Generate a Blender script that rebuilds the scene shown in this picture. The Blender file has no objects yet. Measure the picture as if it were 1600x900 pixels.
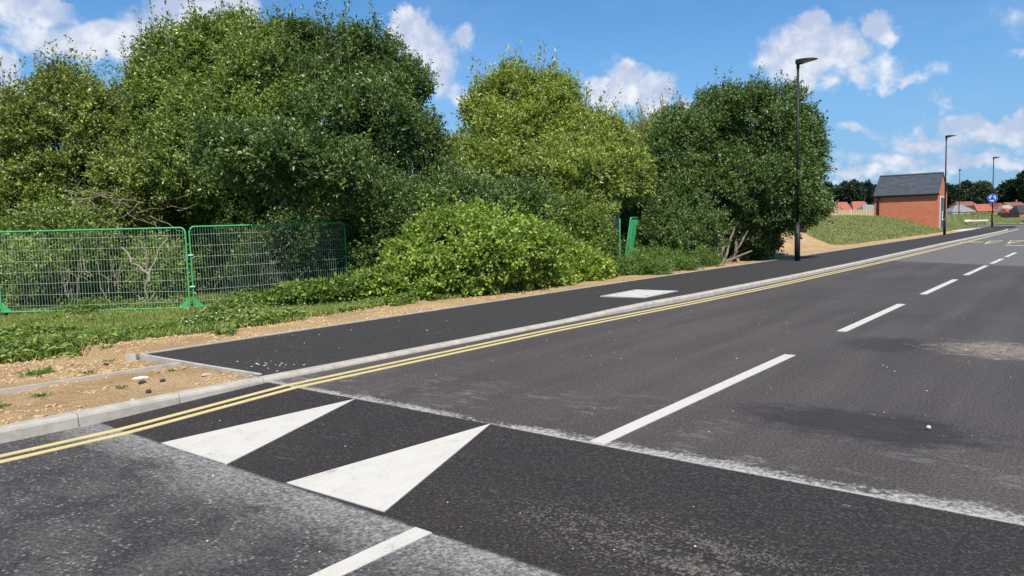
import bpy, bmesh, math, random
import numpy as np
from mathutils import Vector, Matrix
SC = bpy.context.scene
COL = SC.collection
rad = math.radians
rng = np.random.default_rng(11)
random.seed(5)

# ------------------------------------------------------------------ frame
# world: +Y runs along the road, +X to the right of it, z = 0 the raised road table. Camera stands at (0,0).
CAM_H, YAW, PITCH, ROLL = 1.6, rad(38.78), math.atan(96/1160), 0.028
fw = Vector((-math.sin(YAW)*math.cos(PITCH), math.cos(YAW)*math.cos(PITCH), -math.sin(PITCH)))
rt = Vector((math.cos(YAW), math.sin(YAW), 0)); up = rt.cross(fw)
RT = rt*math.cos(ROLL) - up*math.sin(ROLL); UP = up*math.cos(ROLL) + rt*math.sin(ROLL)
def view_dir(px, py):                                  # direction in the world of a spot of the sky
    return (RT*(px-800) - UP*(py-450) + fw*1160).normalized()
def far_at(px, py, depth):
    d = RT*(px-800) - UP*(py-450) + fw*1160
    return Vector((0, 0, CAM_H)) + d*(depth/1160)

# ------------------------------------------------------------------ tagging
def tag(o, label=None, cat=None, group=None, kind=None):
    if label: o['label'] = label
    if cat: o['category'] = cat
    if group: o['group'] = group
    if kind: o['kind'] = kind
    return o
def empty(name, loc, rz=0.0, label=None, cat=None, group=None):
    o = bpy.data.objects.new(name, None); COL.objects.link(o)
    o.location = loc; o.rotation_euler = (0, 0, rz); o.empty_display_size = .2
    return tag(o, label, cat, group)
def copy_tree(o, parent=None):
    c = o.copy(); COL.objects.link(c)
    if parent: c.parent = parent
    for ch in list(o.children): copy_tree(ch, c)
    return c

# ------------------------------------------------------------------ node helper
class V:
    def __init__(s, g, sock): s.g = g; s.s = sock
    def _m(s, op, *o): return s.g.math(op, s, *o)
    def __add__(s, o): return s._m('ADD', o)
    __radd__ = __add__
    def __sub__(s, o): return s._m('SUBTRACT', o)
    def __rsub__(s, o): return s.g.math('SUBTRACT', o, s)
    def __mul__(s, o): return s._m('MULTIPLY', o)
    __rmul__ = __mul__
    def __truediv__(s, o): return s._m('DIVIDE', o)
    def gt(s, o): return s._m('GREATER_THAN', o)
    def lt(s, o): return s._m('LESS_THAN', o)
    def abs(s): return s._m('ABSOLUTE')
    def pow(s, o): return s._m('POWER', o)
    def clamp(s): return s.g.mapr(s, 0, 1, 0, 1)
class Gr:
    def __init__(s, nt): s.nt = nt; s.N = nt.nodes; s.L = nt.links
    def put(s, inp, v):
        if isinstance(v, V): s.L.new(v.s, inp)
        elif isinstance(v, tuple) and len(v) == 3 and inp.type == 'RGBA': inp.default_value = (*v, 1)
        else: inp.default_value = v
    def math(s, op, *a):
        n = s.N.new('ShaderNodeMath'); n.operation = op
        for i, x in enumerate(a): s.put(n.inputs[i], x)
        return V(s, n.outputs[0])
    def vmath(s, op, *a, out=0):
        n = s.N.new('ShaderNodeVectorMath'); n.operation = op
        for i, x in enumerate(a): s.put(n.inputs[i], x)
        return V(s, n.outputs[out])
    def mapr(s, x, a, b, c=0.0, d=1.0, smooth=False):
        n = s.N.new('ShaderNodeMapRange')
        if smooth: n.interpolation_type = 'SMOOTHSTEP'
        for i, q in enumerate((x, a, b, c, d)): s.put(n.inputs[i], q)
        return V(s, n.outputs[0])
    def noise(s, vec, scale, detail=3.0, rough=.55, dist=0.0, color=False):
        n = s.N.new('ShaderNodeTexNoise'); s.put(n.inputs['Vector'], vec)
        n.inputs['Scale'].default_value = scale; n.inputs['Detail'].default_value = detail
        n.inputs['Roughness'].default_value = rough; n.inputs['Distortion'].default_value = dist
        return V(s, n.outputs[1 if color else 0])
    def voro(s, vec, scale, feature='F1', out=0, rnd=1.0):
        n = s.N.new('ShaderNodeTexVoronoi'); n.feature = feature; s.put(n.inputs['Vector'], vec)
        n.inputs['Scale'].default_value = scale; n.inputs['Randomness'].default_value = rnd
        return V(s, n.outputs[out])
    def pos(s):
        n = s.N.new('ShaderNodeNewGeometry'); return V(s, n.outputs['Position'])
    def obj(s):
        n = s.N.new('ShaderNodeTexCoord'); return V(s, n.outputs['Object'])
    def attr(s, name):
        n = s.N.new('ShaderNodeAttribute'); n.attribute_name = name; return V(s, n.outputs['Fac'])
    def sep(s, v):
        n = s.N.new('ShaderNodeSeparateXYZ'); s.put(n.inputs[0], v); return [V(s, o) for o in n.outputs]
    def comb(s, x, y, z):
        n = s.N.new('ShaderNodeCombineXYZ')
        for i, q in enumerate((x, y, z)): s.put(n.inputs[i], q)
        return V(s, n.outputs[0])
    def mix(s, f, a, b, mode='MIX'):
        n = s.N.new('ShaderNodeMix'); n.data_type = 'RGBA'; n.blend_type = mode
        s.put(n.inputs[0], f); s.put(n.inputs[6], a); s.put(n.inputs[7], b)
        return V(s, n.outputs[2])
    def bump(s, h, strength=.3, dist=.01):
        n = s.N.new('ShaderNodeBump'); n.inputs['Strength'].default_value = strength
        n.inputs['Distance'].default_value = dist; s.put(n.inputs['Height'], h); return V(s, n.outputs[0])
def material(name, fn=None, color=(.5,.5,.5), rough=.7, metal=0.0, spec=.5):
    m = bpy.data.materials.new(name); m.use_nodes = True
    g = Gr(m.node_tree); b = m.node_tree.nodes['Principled BSDF']
    b.inputs['Base Color'].default_value = (*color, 1); b.inputs['Roughness'].default_value = rough
    b.inputs['Metallic'].default_value = metal; b.inputs['Specular IOR Level'].default_value = spec
    if fn: fn(g, b)
    return m

# ------------------------------------------------------------------ materials
def sstep(g, x, a, b): return g.mapr(x, a, b, 0, 1, True)
def m_road(g, b):
    P = g.pos(); x, y, z = g.sep(P)
    grain = g.noise(P, 48, 5, .8); grit = g.voro(P, 55, out=0)
    mid = g.noise(P, 2.3, 6, .65); big = g.noise(P, .35, 3, .5)
    streak = g.noise(g.comb(x*2.2, y*.16, 0), 1.0, 4, .6)
    wob = (g.noise(P, 3.0, 3, .6)-.5)*.10
    col = g.mix(sstep(g, big*.4+streak*.6, .35, .65), (.072,.060,.058), (.104,.089,.084))      # main road
    ramp = g.mix(mid, (.024,.0185,.018), (.040,.032,.030))
    near = g.mix(sstep(g, mid, .35, .7), (.050,.046,.046), (.105,.098,.094))
    far = g.mix(streak, (.15,.138,.132), (.20,.186,.176))
    yy = y+wob*.35
    isramp = sstep(g, y, 4.49, 4.52)*(-1)+1
    col = g.mix(isramp, col, ramp)
    isnear = sstep(g, yy, 2.77, 2.80)*(-1)+1
    col = g.mix(isnear, col, near)
    seam = 26.0+(x+2)*(-.55)
    col = g.mix(sstep(g, y-(29.0-(x+5.8)*.6), -.15, .15), col, far)
    # coarse aggregate in the near surfacing
    agg = sstep(g, g.voro(P, 27), .36, .16)*sstep(g, g.noise(P, 7, 4, .7), .47, .56)
    col = g.mix(agg*isnear*.75, col, (.36,.345,.32))
    col = g.mix(g.mapr(grain, .36, .60, .75, 0), col, (.008,.007,.007))
    col = g.mix(g.mapr(grain, .52, .68, 0, .30), col, (.22,.205,.19))
    spk = sstep(g, g.voro(P, 45, out=0), .20, .06)*sstep(g, g.noise(P, 16, 2, .6), .48, .64)
    col = g.mix(spk*.45, col, (.24,.23,.22))
    # cement dust: along the joint at the crest, below the ramp, and scraped scraps elsewhere
    nz = g.noise(g.comb(x*1.0, y*2.2, 0), 3.2, 8, .72, .6); fn2 = g.noise(P, 26, 4, .7)
    nzl = g.noise(P, .9, 3, .5)
    d = y-4.50
    wid = g.mapr(x, -7, 1, .24, .46)
    band = (sstep(g, d/wid, 1.0, 0.0)*sstep(g, d, -.03, .012))
    dust = band*sstep(g, nz*.50+fn2*.40+band*.22+(nzl-.5)*.55, .54, .68)*(.35+.65*sstep(g, fn2*.6+grain*.4, .42, .58))
    line = sstep(g, d, .050+.0, .02)*sstep(g, d, -.012, .0)*sstep(g, x+wob, -4.1, -3.4)*sstep(g, fn2, .30, .5)
    halo = sstep(g, d, 2.4, .1)*sstep(g, d, -.02, .1)*sstep(g, nz*.6+nzl*.4, .5, .72)
    dn = 2.80-y
    band2 = sstep(g, dn, .75, .0)*sstep(g, dn, -.02, .03)
    dust2 = band2*sstep(g, nz*.6+nzl*.4+band2*.16, .46, .62)*(.30+.70*sstep(g, fn2*.5+grain*.5, .44, .58))
    scr = sstep(g, g.noise(g.comb(x*1.0, y*2.6, 3), 5.0, 7, .80, .8), .60, .70)*sstep(g, nzl, .40, .56)
    pale = (.42,.41,.39)
    col = g.mix(halo*.50, col, pale)
    col = g.mix(scr*g.mapr(y, 2.6, 2.9, .75, .36), col, pale)
    col = g.mix((dust2*.62), col, pale)
    col = g.mix(g.math('MAXIMUM', dust, line*.8)*.92, col, (.46,.445,.42))
    # dark damp stain and a pale scuffed patch on the right-hand lane, oil-dark one by the kerb line
    def ell(cx, cy, rx, ry, k=1.0):
        dx = (x-cx)/rx; dy = (y-cy)/ry
        return sstep(g, (dx*dx+dy*dy).pow(.5)+(nz-.5)*1.1*k+(fn2-.5)*.3, 1.0, .45)
    col = g.mix(ell(-1.45, 6.05, 1.15, .60, 1.5)*.62, col, (.014,.012,.013))
    col = g.mix(ell(-2.1, 10.1, .65, .8)*.55, col, (.02,.018,.018))
    col = g.mix(ell(-.95, 10.25, .95, .75, 2.4)*sstep(g, g.noise(g.comb(x*1.0, y*3.0, 7), 9, 6, .8)*.7+fn2*.3, .44, .58)*.75, col, (.40,.33,.25))
    col = g.mix(ell(-1.6, 3.3, 1.5, .45, 1.6)*sstep(g, grain*.6+nz*.4, .50, .58)*.30, col, (.36,.34,.28))
    tyre = sstep(g, (x+1.5+(g.noise(P, .5, 2)-.5)*.5).abs(), .35, .0)*sstep(g, y, 5, 8)
    col = g.mix(tyre*.35, col, (.045,.038,.036))
    g.put(b.inputs['Base Color'], col)
    g.put(b.inputs['Roughness'], g.mapr(mid, .3, .7, .74, .9))
    b.inputs['Specular IOR Level'].default_value = .35
    g.put(b.inputs['Normal'], g.bump(grain*.5+grit*.7+g.voro(P, 38)*.8*isnear+mid*.3, .75, .012))
M_road = material('road_asphalt', m_road)
def m_path(g, b):
    P = g.pos(); grain = g.noise(P, 40, 5, .8); mid = g.noise(P, 3, 5, .6)
    col = g.mix(mid, (.038,.035,.033), (.062,.058,.055))
    spk = sstep(g, g.voro(P, 42), .18, .06)*sstep(g, g.noise(P, 15, 2), .5, .62)
    col = g.mix(g.mapr(grain, .36, .6, .65, 0), col, (.006,.006,.006)); col = g.mix(g.mapr(grain, .52, .68, 0, .22), col, (.16,.155,.15)); col = g.mix(spk*.35, col, (.18,.18,.19))
    dust = sstep(g, g.noise(P, 1.7, 7, .7), .6, .75)
    col = g.mix(dust*.18, col, (.25,.22,.18))
    g.put(b.inputs['Base Color'], col); b.inputs['Roughness'].default_value = .85
    b.inputs['Specular IOR Level'].default_value = .3
    g.put(b.inputs['Normal'], g.bump(grain*.6+g.voro(P, 70), .8, .012))
M_path = material('path_asphalt', m_path)
def m_conc(c1, c2, dirt=(.22,.17,.11), bumpd=.004, amt=.5):
    def f(g, b):
        P = g.pos(); n = g.noise(P, 6, 6, .65); f2 = g.noise(P, 90, 3, .7)
        col = g.mix(sstep(g, n, .3, .7), c1, c2)
        col = g.mix(sstep(g, g.noise(P, 2.2, 6, .7), .55, .72)*amt, col, dirt)
        col = g.mix(sstep(g, f2, .60, .72)*.45, col, tuple(q*.45 for q in c1))
        g.put(b.inputs['Base Color'], col); b.inputs['Roughness'].default_value = .88
        g.put(b.inputs['Normal'], g.bump(f2+n, .5, bumpd))
    return f
M_kerb = material('kerb_concrete', m_conc((.33,.30,.26), (.45,.42,.37)))
M_edge = material('edging_concrete', m_conc((.35,.32,.28), (.46,.43,.38)))
M_slab = material('slab_concrete', m_conc((.52,.50,.46), (.64,.62,.57), amt=.3))
def m_paint(c, wear=.8, seamcol=(.10,.09,.09)):
    def f(g, b):
        P = g.pos(); n = g.noise(P, 4, 7, .7); f2 = g.noise(P, 70, 3, .7); x, y, z = g.sep(P)
        st = g.noise(g.comb(x*6, y*1.3, 0), 2.5, 5, .7)
        col = g.mix(sstep(g, n, .45, .75)*.35, c, tuple(q*.72 for q in c))
        col = g.mix(sstep(g, st, .45, .68)*.45, col, (.50,.44,.36))
        col = g.mix(sstep(g, f2*.55+n*.45, .56, .68)*wear, col, seamcol)
        g.put(b.inputs['Base Color'], col); b.inputs['Roughness'].default_value = .6
        g.put(b.inputs['Normal'], g.bump(f2, .5, .004))
    return f
M_white = material('white_road_paint', m_paint((.54,.52,.475)))
M_yellow = material('yellow_road_paint', m_paint((.60,.49,.20), .3))
def m_ground(g, b):
    P = g.pos(); x, y, z = g.sep(P); gm = g.attr('grass')
    n = g.noise(P, 1.1, 6, .6); f1 = g.noise(P, 18, 5, .7); f2 = g.noise(P, 70, 3, .7)
    soil = g.mix(sstep(g, n, .3, .7), (.42,.275,.135), (.55,.39,.215))
    soil = g.mix(sstep(g, f1, .56, .70)*.55, soil, (.17,.10,.055))
    soil = g.mix(sstep(g, g.voro(P, 26), .20, .08)*sstep(g, g.noise(P, 9, 3), .48, .6)*.8, soil, (.52,.45,.36))
    soil = g.mix(sstep(g, f2, .3, .62)*(-.35)+.35, soil, (.16,.095,.05))
    far = sstep(g, y, 60, 120)
    grass = g.mix(n, (.055,.085,.022), (.13,.15,.045))
    grass = g.mix(sstep(g, f1*.5+g.noise(P, .45, 4, .6)*.5, .45, .62)*g.mapr(y, 20, 60, .3, .75), grass, (.25,.24,.11))
    mk = sstep(g, gm+(g.noise(P, 1.6, 5, .7)-.5)*.9, .42, .56)
    g.put(b.inputs['Base Color'], g.mix(mk, soil, grass)); b.inputs['Roughness'].default_value = .95
    b.inputs['Specular IOR Level'].default_value = .15
    g.put(b.inputs['Normal'], g.bump(f1*1.5+f2*.7+g.voro(P, 30)*.5, 1.0, .03))
M_ground = material('ground_soil_and_grass', m_ground)
def m_leaf(dark, light, trans=.30, rough=.38, spec=.5, tip=(.30,.26,.06), tipamt=.08):
    def f(g, b):
        r = g.attr('rnd'); P = g.pos(); cl = g.noise(P, .8, 3, .6)
        col = g.mix(sstep(g, r*.6+cl*.4, .34, .82), dark, light)
        col = g.mix(sstep(g, r, 1.0-tipamt, 1.0)*.6, col, tip)
        g.put(b.inputs['Base Color'], col); b.inputs['Roughness'].default_value = rough
        b.inputs['Specular IOR Level'].default_value = spec
        t = g.N.new('ShaderNodeBsdfTranslucent'); g.put(t.inputs[0], g.mix(1.0, col, (1.5,1.55,.8), 'MULTIPLY'))
        mx = g.N.new('ShaderNodeMixShader'); mx.inputs[0].default_value = trans
        out = g.N['Material Output']; g.L.new(b.outputs[0], mx.inputs[1]); g.L.new(t.outputs[0], mx.inputs[2]); g.L.new(mx.outputs[0], out.inputs[0])
    return f
L_dark = material('leaf_dark', m_leaf((.042,.084,.022), (.22,.31,.085)))
L_mid = material('leaf_mid', m_leaf((.082,.135,.026), (.40,.49,.12)))
L_olive = material('leaf_olive', m_leaf((.10,.142,.032), (.43,.48,.13)))
L_light = material('leaf_light', m_leaf((.15,.205,.042), (.50,.56,.15), .37))
L_bram = material('leaf_bramble', m_leaf((.115,.185,.030), (.46,.57,.11), .38, .45))
L_shade = material('leaf_ground', m_leaf((.085,.15,.026), (.28,.37,.075), .35, .5))
L_fern = material('leaf_fern', m_leaf((.08,.15,.028), (.22,.33,.07), .3, .5))
L_grass = material('grass_blade', m_leaf((.15,.205,.038), (.42,.47,.13), .35, .6, tip=(.36,.32,.14), tipamt=.2))
L_dry = material('grass_meadow', m_leaf((.15,.185,.045), (.40,.40,.16), .25, .7, tip=(.46,.43,.24), tipamt=.35))
L_far = material('leaf_far', m_leaf((.018,.038,.020), (.045,.072,.030), .15, .7))
L_farpale = material('leaf_far_pale', m_leaf((.035,.060,.028), (.12,.15,.08), .15, .7))
def m_bark(c1, c2):
    def f(g, b):
        P = g.obj(); x, y, z = g.sep(P); n = g.noise(g.comb(x*14, y*14, z*2.5), 1.0, 5, .7)
        g.put(b.inputs['Base Color'], g.mix(sstep(g, n, .3, .7), c1, c2)); b.inputs['Roughness'].default_value = .9
        g.put(b.inputs['Normal'], g.bump(n, .6, .01))
    return f
M_bark = material('bark', m_bark((.10,.075,.055), (.30,.25,.20)))
M_twig = material('pale_twig', m_bark((.17,.13,.10), (.36,.30,.24)))
def m_metal(c, rough=.4, met=0.0):
    def f(g, b):
        n = g.noise(g.obj(), 8, 4, .6)
        g.put(b.inputs['Base Color'], g.mix(n, tuple(q*.8 for q in c), tuple(min(1, q*1.2) for q in c)))
        g.put(b.inputs['Roughness'], g.mapr(n, .3, .7, rough-.08, rough+.1)); b.inputs['Metallic'].default_value = met
    return f
M_black = material('black_coated_steel', m_metal((.006,.006,.007), .6))
M_glass = material('lamp_glass', color=(.35,.36,.36), rough=.2)
M_green = material('green_coated_steel', m_metal((.06,.36,.13), .5))
M_wire = material('green_wire', m_metal((.36,.50,.38), .5))
M_rubber = material('brown_rubber', m_metal((.10,.06,.04), .9))
M_net = material('green_debris_netting', m_metal((.04,.40,.15), .6))
def m_brick(axis, c1=(.60,.150,.060), c2=(.44,.098,.042), mortar=(.38,.22,.15)):
    def f(g, b):
        P = g.pos(); x, y, z = g.sep(P)
        n = g.N.new('ShaderNodeTexBrick'); g.put(n.inputs['Vector'], g.comb(x if axis == 'x' else y, z, 0))
        n.inputs['Scale'].default_value = 1.0; n.inputs['Brick Width'].default_value = .225; n.inputs['Row Height'].default_value = .075
        n.inputs['Mortar Size'].default_value = .009; n.inputs['Color1'].default_value = (*c1, 1); n.inputs['Color2'].default_value = (*c2, 1); n.inputs['Mortar'].default_value = (*mortar, 1)
        q = g.noise(g.comb((x if axis == 'x' else y)*2.0, z*9, 0), 1.0, 4, .7)
        col = g.mix(sstep(g, q, .35, .65)*.5, V(g, n.outputs[0]), (.50,.19,.09))
        q2 = g.noise(P, .9, 4, .6)
        col = g.mix(sstep(g, q2, .55, .7)*.3, col, (.52,.26,.15))
        g.put(b.inputs['Base Color'], col); b.inputs['Roughness'].default_value = .9
        g.put(b.inputs['Normal'], g.bump(V(g, n.outputs[1])*(-1), .4, .006))
    return f
M_brickx = material('red_brick_front', m_brick('x')); M_bricky = material('red_brick_gable', m_brick('y'))
def m_slate(c, row=.22):
    def f(g, b):
        P = g.obj(); x, y, z = g.sep(P)
        n = g.N.new('ShaderNodeTexBrick'); g.put(n.inputs['Vector'], g.comb(x, z, 0))
        n.inputs['Scale'].default_value = 1.0; n.inputs['Brick Width'].default_value = .3; n.inputs['Row Height'].default_value = row
        n.inputs['Mortar Size'].default_value = .008
        n.inputs['Color1'].default_value = (*[q*1.25 for q in c], 1); n.inputs['Color2'].default_value = (*[q*.75 for q in c], 1); n.inputs['Mortar'].default_value = (*[q*.4 for q in c], 1)
        g.put(b.inputs['Base Color'], V(g, n.outputs[0])); b.inputs['Roughness'].default_value = .65
    return f
M_slate = material('grey_slate', m_slate((.045,.052,.068)))
M_rred = material('red_roof_tile', m_slate((.34,.095,.065), .3)); M_rgrey = material('grey_roof_tile', m_slate((.20,.215,.23), .3))
M_rbrown = material('brown_roof_tile', m_slate((.21,.085,.06), .3)); M_rtan = material('weathered_roof_tile', m_slate((.32,.29,.24), .3)); M_rdark = material('dark_roof_tile', m_slate((.03,.032,.04), .3))
M_hbrick = material('house_brick', m_metal((.30,.13,.075), .9)); M_render = material('cream_render', m_metal((.62,.58,.50), .9))
M_trim = material('white_trim', m_metal((.75,.74,.71), .6)); M_winglass = material('window_glass', color=(.03,.04,.05), rough=.15)
M_door = material('grey_steel_door', m_metal((.085,.10,.12), .5)); M_timber = material('weathered_timber', m_metal((.45,.34,.20), .85))
M_coverlid = material('concrete_cover_infill', m_conc((.42,.42,.385), (.52,.52,.48), (.35,.35,.30), .003, .35))
M_galv = material('galvanised_frame', m_metal((.50,.51,.50), .5, .3))
M_stone = material('pale_stone', m_conc((.42,.37,.29), (.60,.55,.47), amt=.2)); M_clod = material('black_asphalt_lump', m_metal((.03,.028,.028), .9))
M_daisy = material('white_petal', color=(.8,.8,.74), rough=.7)

# ------------------------------------------------------------------ mesh helpers
def mesh_np(name, v, f, mat, parent=None, smooth=False, attrs=None):
    """v (n,3) float, f (m,k) int with k 3 or 4"""
    v = np.asarray(v, np.float32); f = np.asarray(f, np.int32); k = f.shape[1]
    me = bpy.data.meshes.new(name); me.vertices.add(len(v)); me.vertices.foreach_set('co', v.ravel())
    me.loops.add(f.size); me.loops.foreach_set('vertex_index', f.ravel())
    me.polygons.add(len(f)); me.polygons.foreach_set('loop_start', np.arange(0, f.size, k, dtype=np.int32))
    me.polygons.foreach_set('loop_total', np.full(len(f), k, np.int32))
    me.polygons.foreach_set('use_smooth', np.full(len(f), smooth, bool))
    for an, (dom, arr) in (attrs or {}).items():
        a = me.attributes.new(an, 'FLOAT', dom); a.data.foreach_set('value', np.asarray(arr, np.float32))
    me.update(calc_edges=True); me.materials.append(mat)
    o = bpy.data.objects.new(name, me); COL.objects.link(o)
    if parent: o.parent = parent
    return o
class MB:
    def __init__(s): s.bm = bmesh.new()
    def box(s, c, d, rz=0.0, bevel=0.0, M=None):
        m = Matrix.Translation(c) @ Matrix.Rotation(rz, 4, 'Z') @ Matrix.Diagonal((*d, 1))
        if M is not None: m = M @ m
        r = bmesh.ops.create_cube(s.bm, size=1, matrix=m)
        if bevel:
            es = list({e for v in r['verts'] for e in v.link_edges})
            bmesh.ops.bevel(s.bm, geom=es, offset=bevel, segments=2, affect='EDGES', profile=.5)
        return s
    def cone(s, p0, p1, r0, r1, n=10, caps=True):
        p0, p1 = Vector(p0), Vector(p1); d = p1-p0; L = d.length
        q = d.to_track_quat('Z', 'Y').to_matrix().to_4x4()
        bmesh.ops.create_cone(s.bm, cap_ends=caps, segments=n, radius1=r0, radius2=r1, depth=L, matrix=Matrix.Translation((p0+p1)/2) @ q)
        return s
    def poly(s, pts, z0, z1):
        """prism from a polygon [(x,y)]; z0/z1 numbers or functions"""
        f0 = z0 if callable(z0) else (lambda x, y: z0); f1 = z1 if callable(z1) else (lambda x, y: z1)
        a = [s.bm.verts.new((x, y, f0(x, y))) for x, y in pts]; b = [s.bm.verts.new((x, y, f1(x, y))) for x, y in pts]
        n = len(pts); s.bm.faces.new(b); s.bm.faces.new(a[::-1])
        for i in range(n): s.bm.faces.new((a[i], a[(i+1) % n], b[(i+1) % n], b[i]))
        return s
    def face(s, pts): s.bm.faces.new([s.bm.verts.new(p) for p in pts]); return s
    def build(s, name, mat, parent=None, smooth=False):
        bmesh.ops.recalc_face_normals(s.bm, faces=s.bm.faces)
        me = bpy.data.meshes.new(name); s.bm.to_mesh(me); s.bm.free(); me.materials.append(mat)
        if smooth: me.polygons.foreach_set('use_smooth', [True]*len(me.polygons))
        o = bpy.data.objects.new(name, me); COL.objects.link(o)
        if parent: o.parent = parent
        return o
def tubes(name, lines, mat, parent=None, n=5):
    """lines: list of (points, radii); one mesh of tapered tubes"""
    vs, fs, base = [], [], 0
    for pts, rs in lines:
        pts = np.array([tuple(p) for p in pts], float); k = len(pts)
        t = np.gradient(pts, axis=0); t /= np.linalg.norm(t, axis=1)[:, None]+1e-9
        ref = np.where(np.abs(t[:, 2:3]) > .9, np.array([[1., 0, 0]]), np.array([[0, 0, 1.]]))
        a = np.cross(t, ref); a /= np.linalg.norm(a, axis=1)[:, None]+1e-9; b2 = np.cross(t, a)
        ang = np.arange(n)*2*math.pi/n
        rr = np.broadcast_to(np.asarray(rs, float), (k,))
        ring = pts[:, None, :]+(a[:, None, :]*np.cos(ang)[None, :, None]+b2[:, None, :]*np.sin(ang)[None, :, None])*rr[:, None, None]
        vs.append(ring.reshape(-1, 3))
        i = np.arange(k-1)[:, None]*n+base; j = np.arange(n)[None, :]; j2 = (j+1) % n
        fs.append(np.stack([i+j, i+j2, i+n+j2, i+n+j], -1).reshape(-1, 4)); base += k*n
    return mesh_np(name, np.concatenate(vs), np.concatenate(fs), mat, parent, True)
def loft(name, rings, mat, parent=None, closed=True, smooth=False):
    """rings: (k, n, 3) cross sections joined"""
    r = np.asarray(rings, float); k, n, _ = r.shape
    i = np.arange(k-1)[:, None]*n; j = np.arange(n if closed else n-1)[None, :]; j2 = (j+1) % n
    f = np.stack([i+j, i+j2, i+n+j2, i+n+j], -1).reshape(-1, 4)
    o = mesh_np(name, r.reshape(-1, 3), f, mat, parent, smooth)
    if closed and n == 4:
        bm = bmesh.new(); bm.from_mesh(o.data); bm.verts.ensure_lookup_table()
        bm.faces.new([bm.verts[q] for q in range(n)]); bm.faces.new([bm.verts[(k-1)*n+q] for q in range(n)])
        bmesh.ops.recalc_face_normals(bm, faces=bm.faces); bm.to_mesh(o.data); bm.free()
    return o
# value noise in numpy
_tab = np.random.default_rng(3).random((64, 64, 64)).astype(np.float32)
def vnoise(p, scale):
    p = np.asarray(p, float)*scale
    if p.shape[-1] == 2: p = np.concatenate([p, np.zeros(p.shape[:-1]+(1,))], -1)
    i = np.floor(p).astype(int); f = p-i; f = f*f*(3-2*f); r = 0
    for dx in (0, 1):
        for dy in (0, 1):
            for dz in (0, 1):
                w = (f[..., 0] if dx else 1-f[..., 0])*(f[..., 1] if dy else 1-f[..., 1])*(f[..., 2] if dz else 1-f[..., 2])
                r = r+w*_tab[(i[..., 0]+dx) % 64, (i[..., 1]+dy) % 64, (i[..., 2]+dz) % 64]
    return r
def fbm(p, scale, o=3): return sum(vnoise(p, scale*2**k)*.5**k for k in range(o))/sum(.5**k for k in range(o))
def sm(x, a, b): t = np.clip((x-a)/(b-a), 0, 1); return t*t*(3-2*t)

# ------------------------------------------------------------------ the lie of the land
NEAR_Z = -.07
def road_z(x, y): return NEAR_Z*(1-min(1.0, max(0.0, (y-2.8)/1.7)))
kyb = [-12, 2.0, 3.3, 4.6, 7, 10.3, 11.6, 14, 20, 27, 45, 65, 78, 82, 85, 87.5, 89, 90]
kxb = [-7.25, -7.25, -7.22, -7.17, -7.10, -7.02, -6.93, -6.76, -6.62, -6.60, -6.85, -6.95, -7.05, -7.3, -8.2, -10.0, -12.5, -16.0]   # back of kerb
def kerb_back(y): return np.interp(y, kyb, kxb)
def kerb_top(y): return np.interp(y, [0, 4.3, 5.2, 10.2, 12.2, 200], [.05, .05, .045, .04, .095, .10])
def edge_x(y): return np.interp(y, [4, 12, 18, 28, 65, 100], [-9.93, -9.97, -10.0, -9.85, -9.95, -10.4])
def grass_edge(y): return np.interp(y, [-10, 3.5, 4.9, 7, 10.3, 13.9, 18.8, 24, 30], [-12.5, -12.1, -11.8, -11.35, -11.7, -11.3, -11.4, -11.1, -11.4])
def ground_z(x, y):
    x = np.asarray(x, float); y = np.asarray(y, float); p = np.stack([x, y], -1)
    xb = kerb_back(y)
    path = (y > 4.5) & (y < 103)
    inner = np.where(path, edge_x(y)-.05, xb-.03)
    d = inner-x                                            # >0 outside the paved area on the left
    z = .03-.16*sm(d, .8, 5.0)
    soil = .055*(fbm(p, 2.2, 3)-.5)+.045*(fbm(p, 9.0, 2)-.5)
    z = z+soil*sm(d, .02, .5)+.25*(fbm(p, .12, 2)-.5)*sm(d, 4, 12)
    # grassy mound before the brick building
    z = z+1.66*sm(-x, 10.7, 17.2)*sm(y, 29, 43)*(1-sm(y, 120, 135))*(1-.45*sm(-x, 26, 45))*(1+.25*(fbm(p, .15, 2)-.5))
    # bank beyond the far road
    z = z+(1.35-.9*sm(x, -14, -2))*sm(y+.9*x, 116, 126)*(1-sm(y, 160, 190))*(1-sm(-x, 30, 50)*.6)*(1+.2*(fbm(p, .08, 2)-.5))
    z = np.where(d < -.0, -.16, z)
    # right-hand verge
    z = np.where(x > 1.75, .03+.03*(fbm(p, 1.5, 2)-.5)+.0*x, z)
    # the roundabout's asphalt lies beyond y = 90
    junc = (y > 86) & (y+.6*x < 111.5) & (x > -16)
    z = np.where(junc & (x > -10.3), -.16, z)
    return z
def grass_mask(x, y):
    x = np.asarray(x, float); y = np.asarray(y, float)
    m = sm(grass_edge(y)-x, -.25, .25)
    xm = 41+np.clip(-11-x, 0, 12)*1.4
    far = sm(y-xm, -2, 3)*sm(-x, 10.7, 11.9)
    m = np.where(y > 27, np.where(y < 33, np.maximum(far, sm(-x, 13.5, 15)*(1-sm(y, 28, 33))), far), m)
    m = np.where(y > 100, 1.0, m)
    return np.where(x > 1.75, .9, m)
def spaced(segs):
    out = []
    for a, b, s in segs: out += list(np.arange(a, b, s))
    return np.array(out+[segs[-1][1]])
gx = spaced([(-2400, -400, 250), (-400, -100, 25), (-100, -40, 4), (-40, -20, .8), (-20, -13, .25), (-13, -7.6, .055), (-7.6, -6.4, .08), (-6.4, 1.6, 2), (1.6, 2.0, .1), (2, 10, 1), (10, 60, 10), (60, 400, 60), (400, 2400, 400)])
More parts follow.
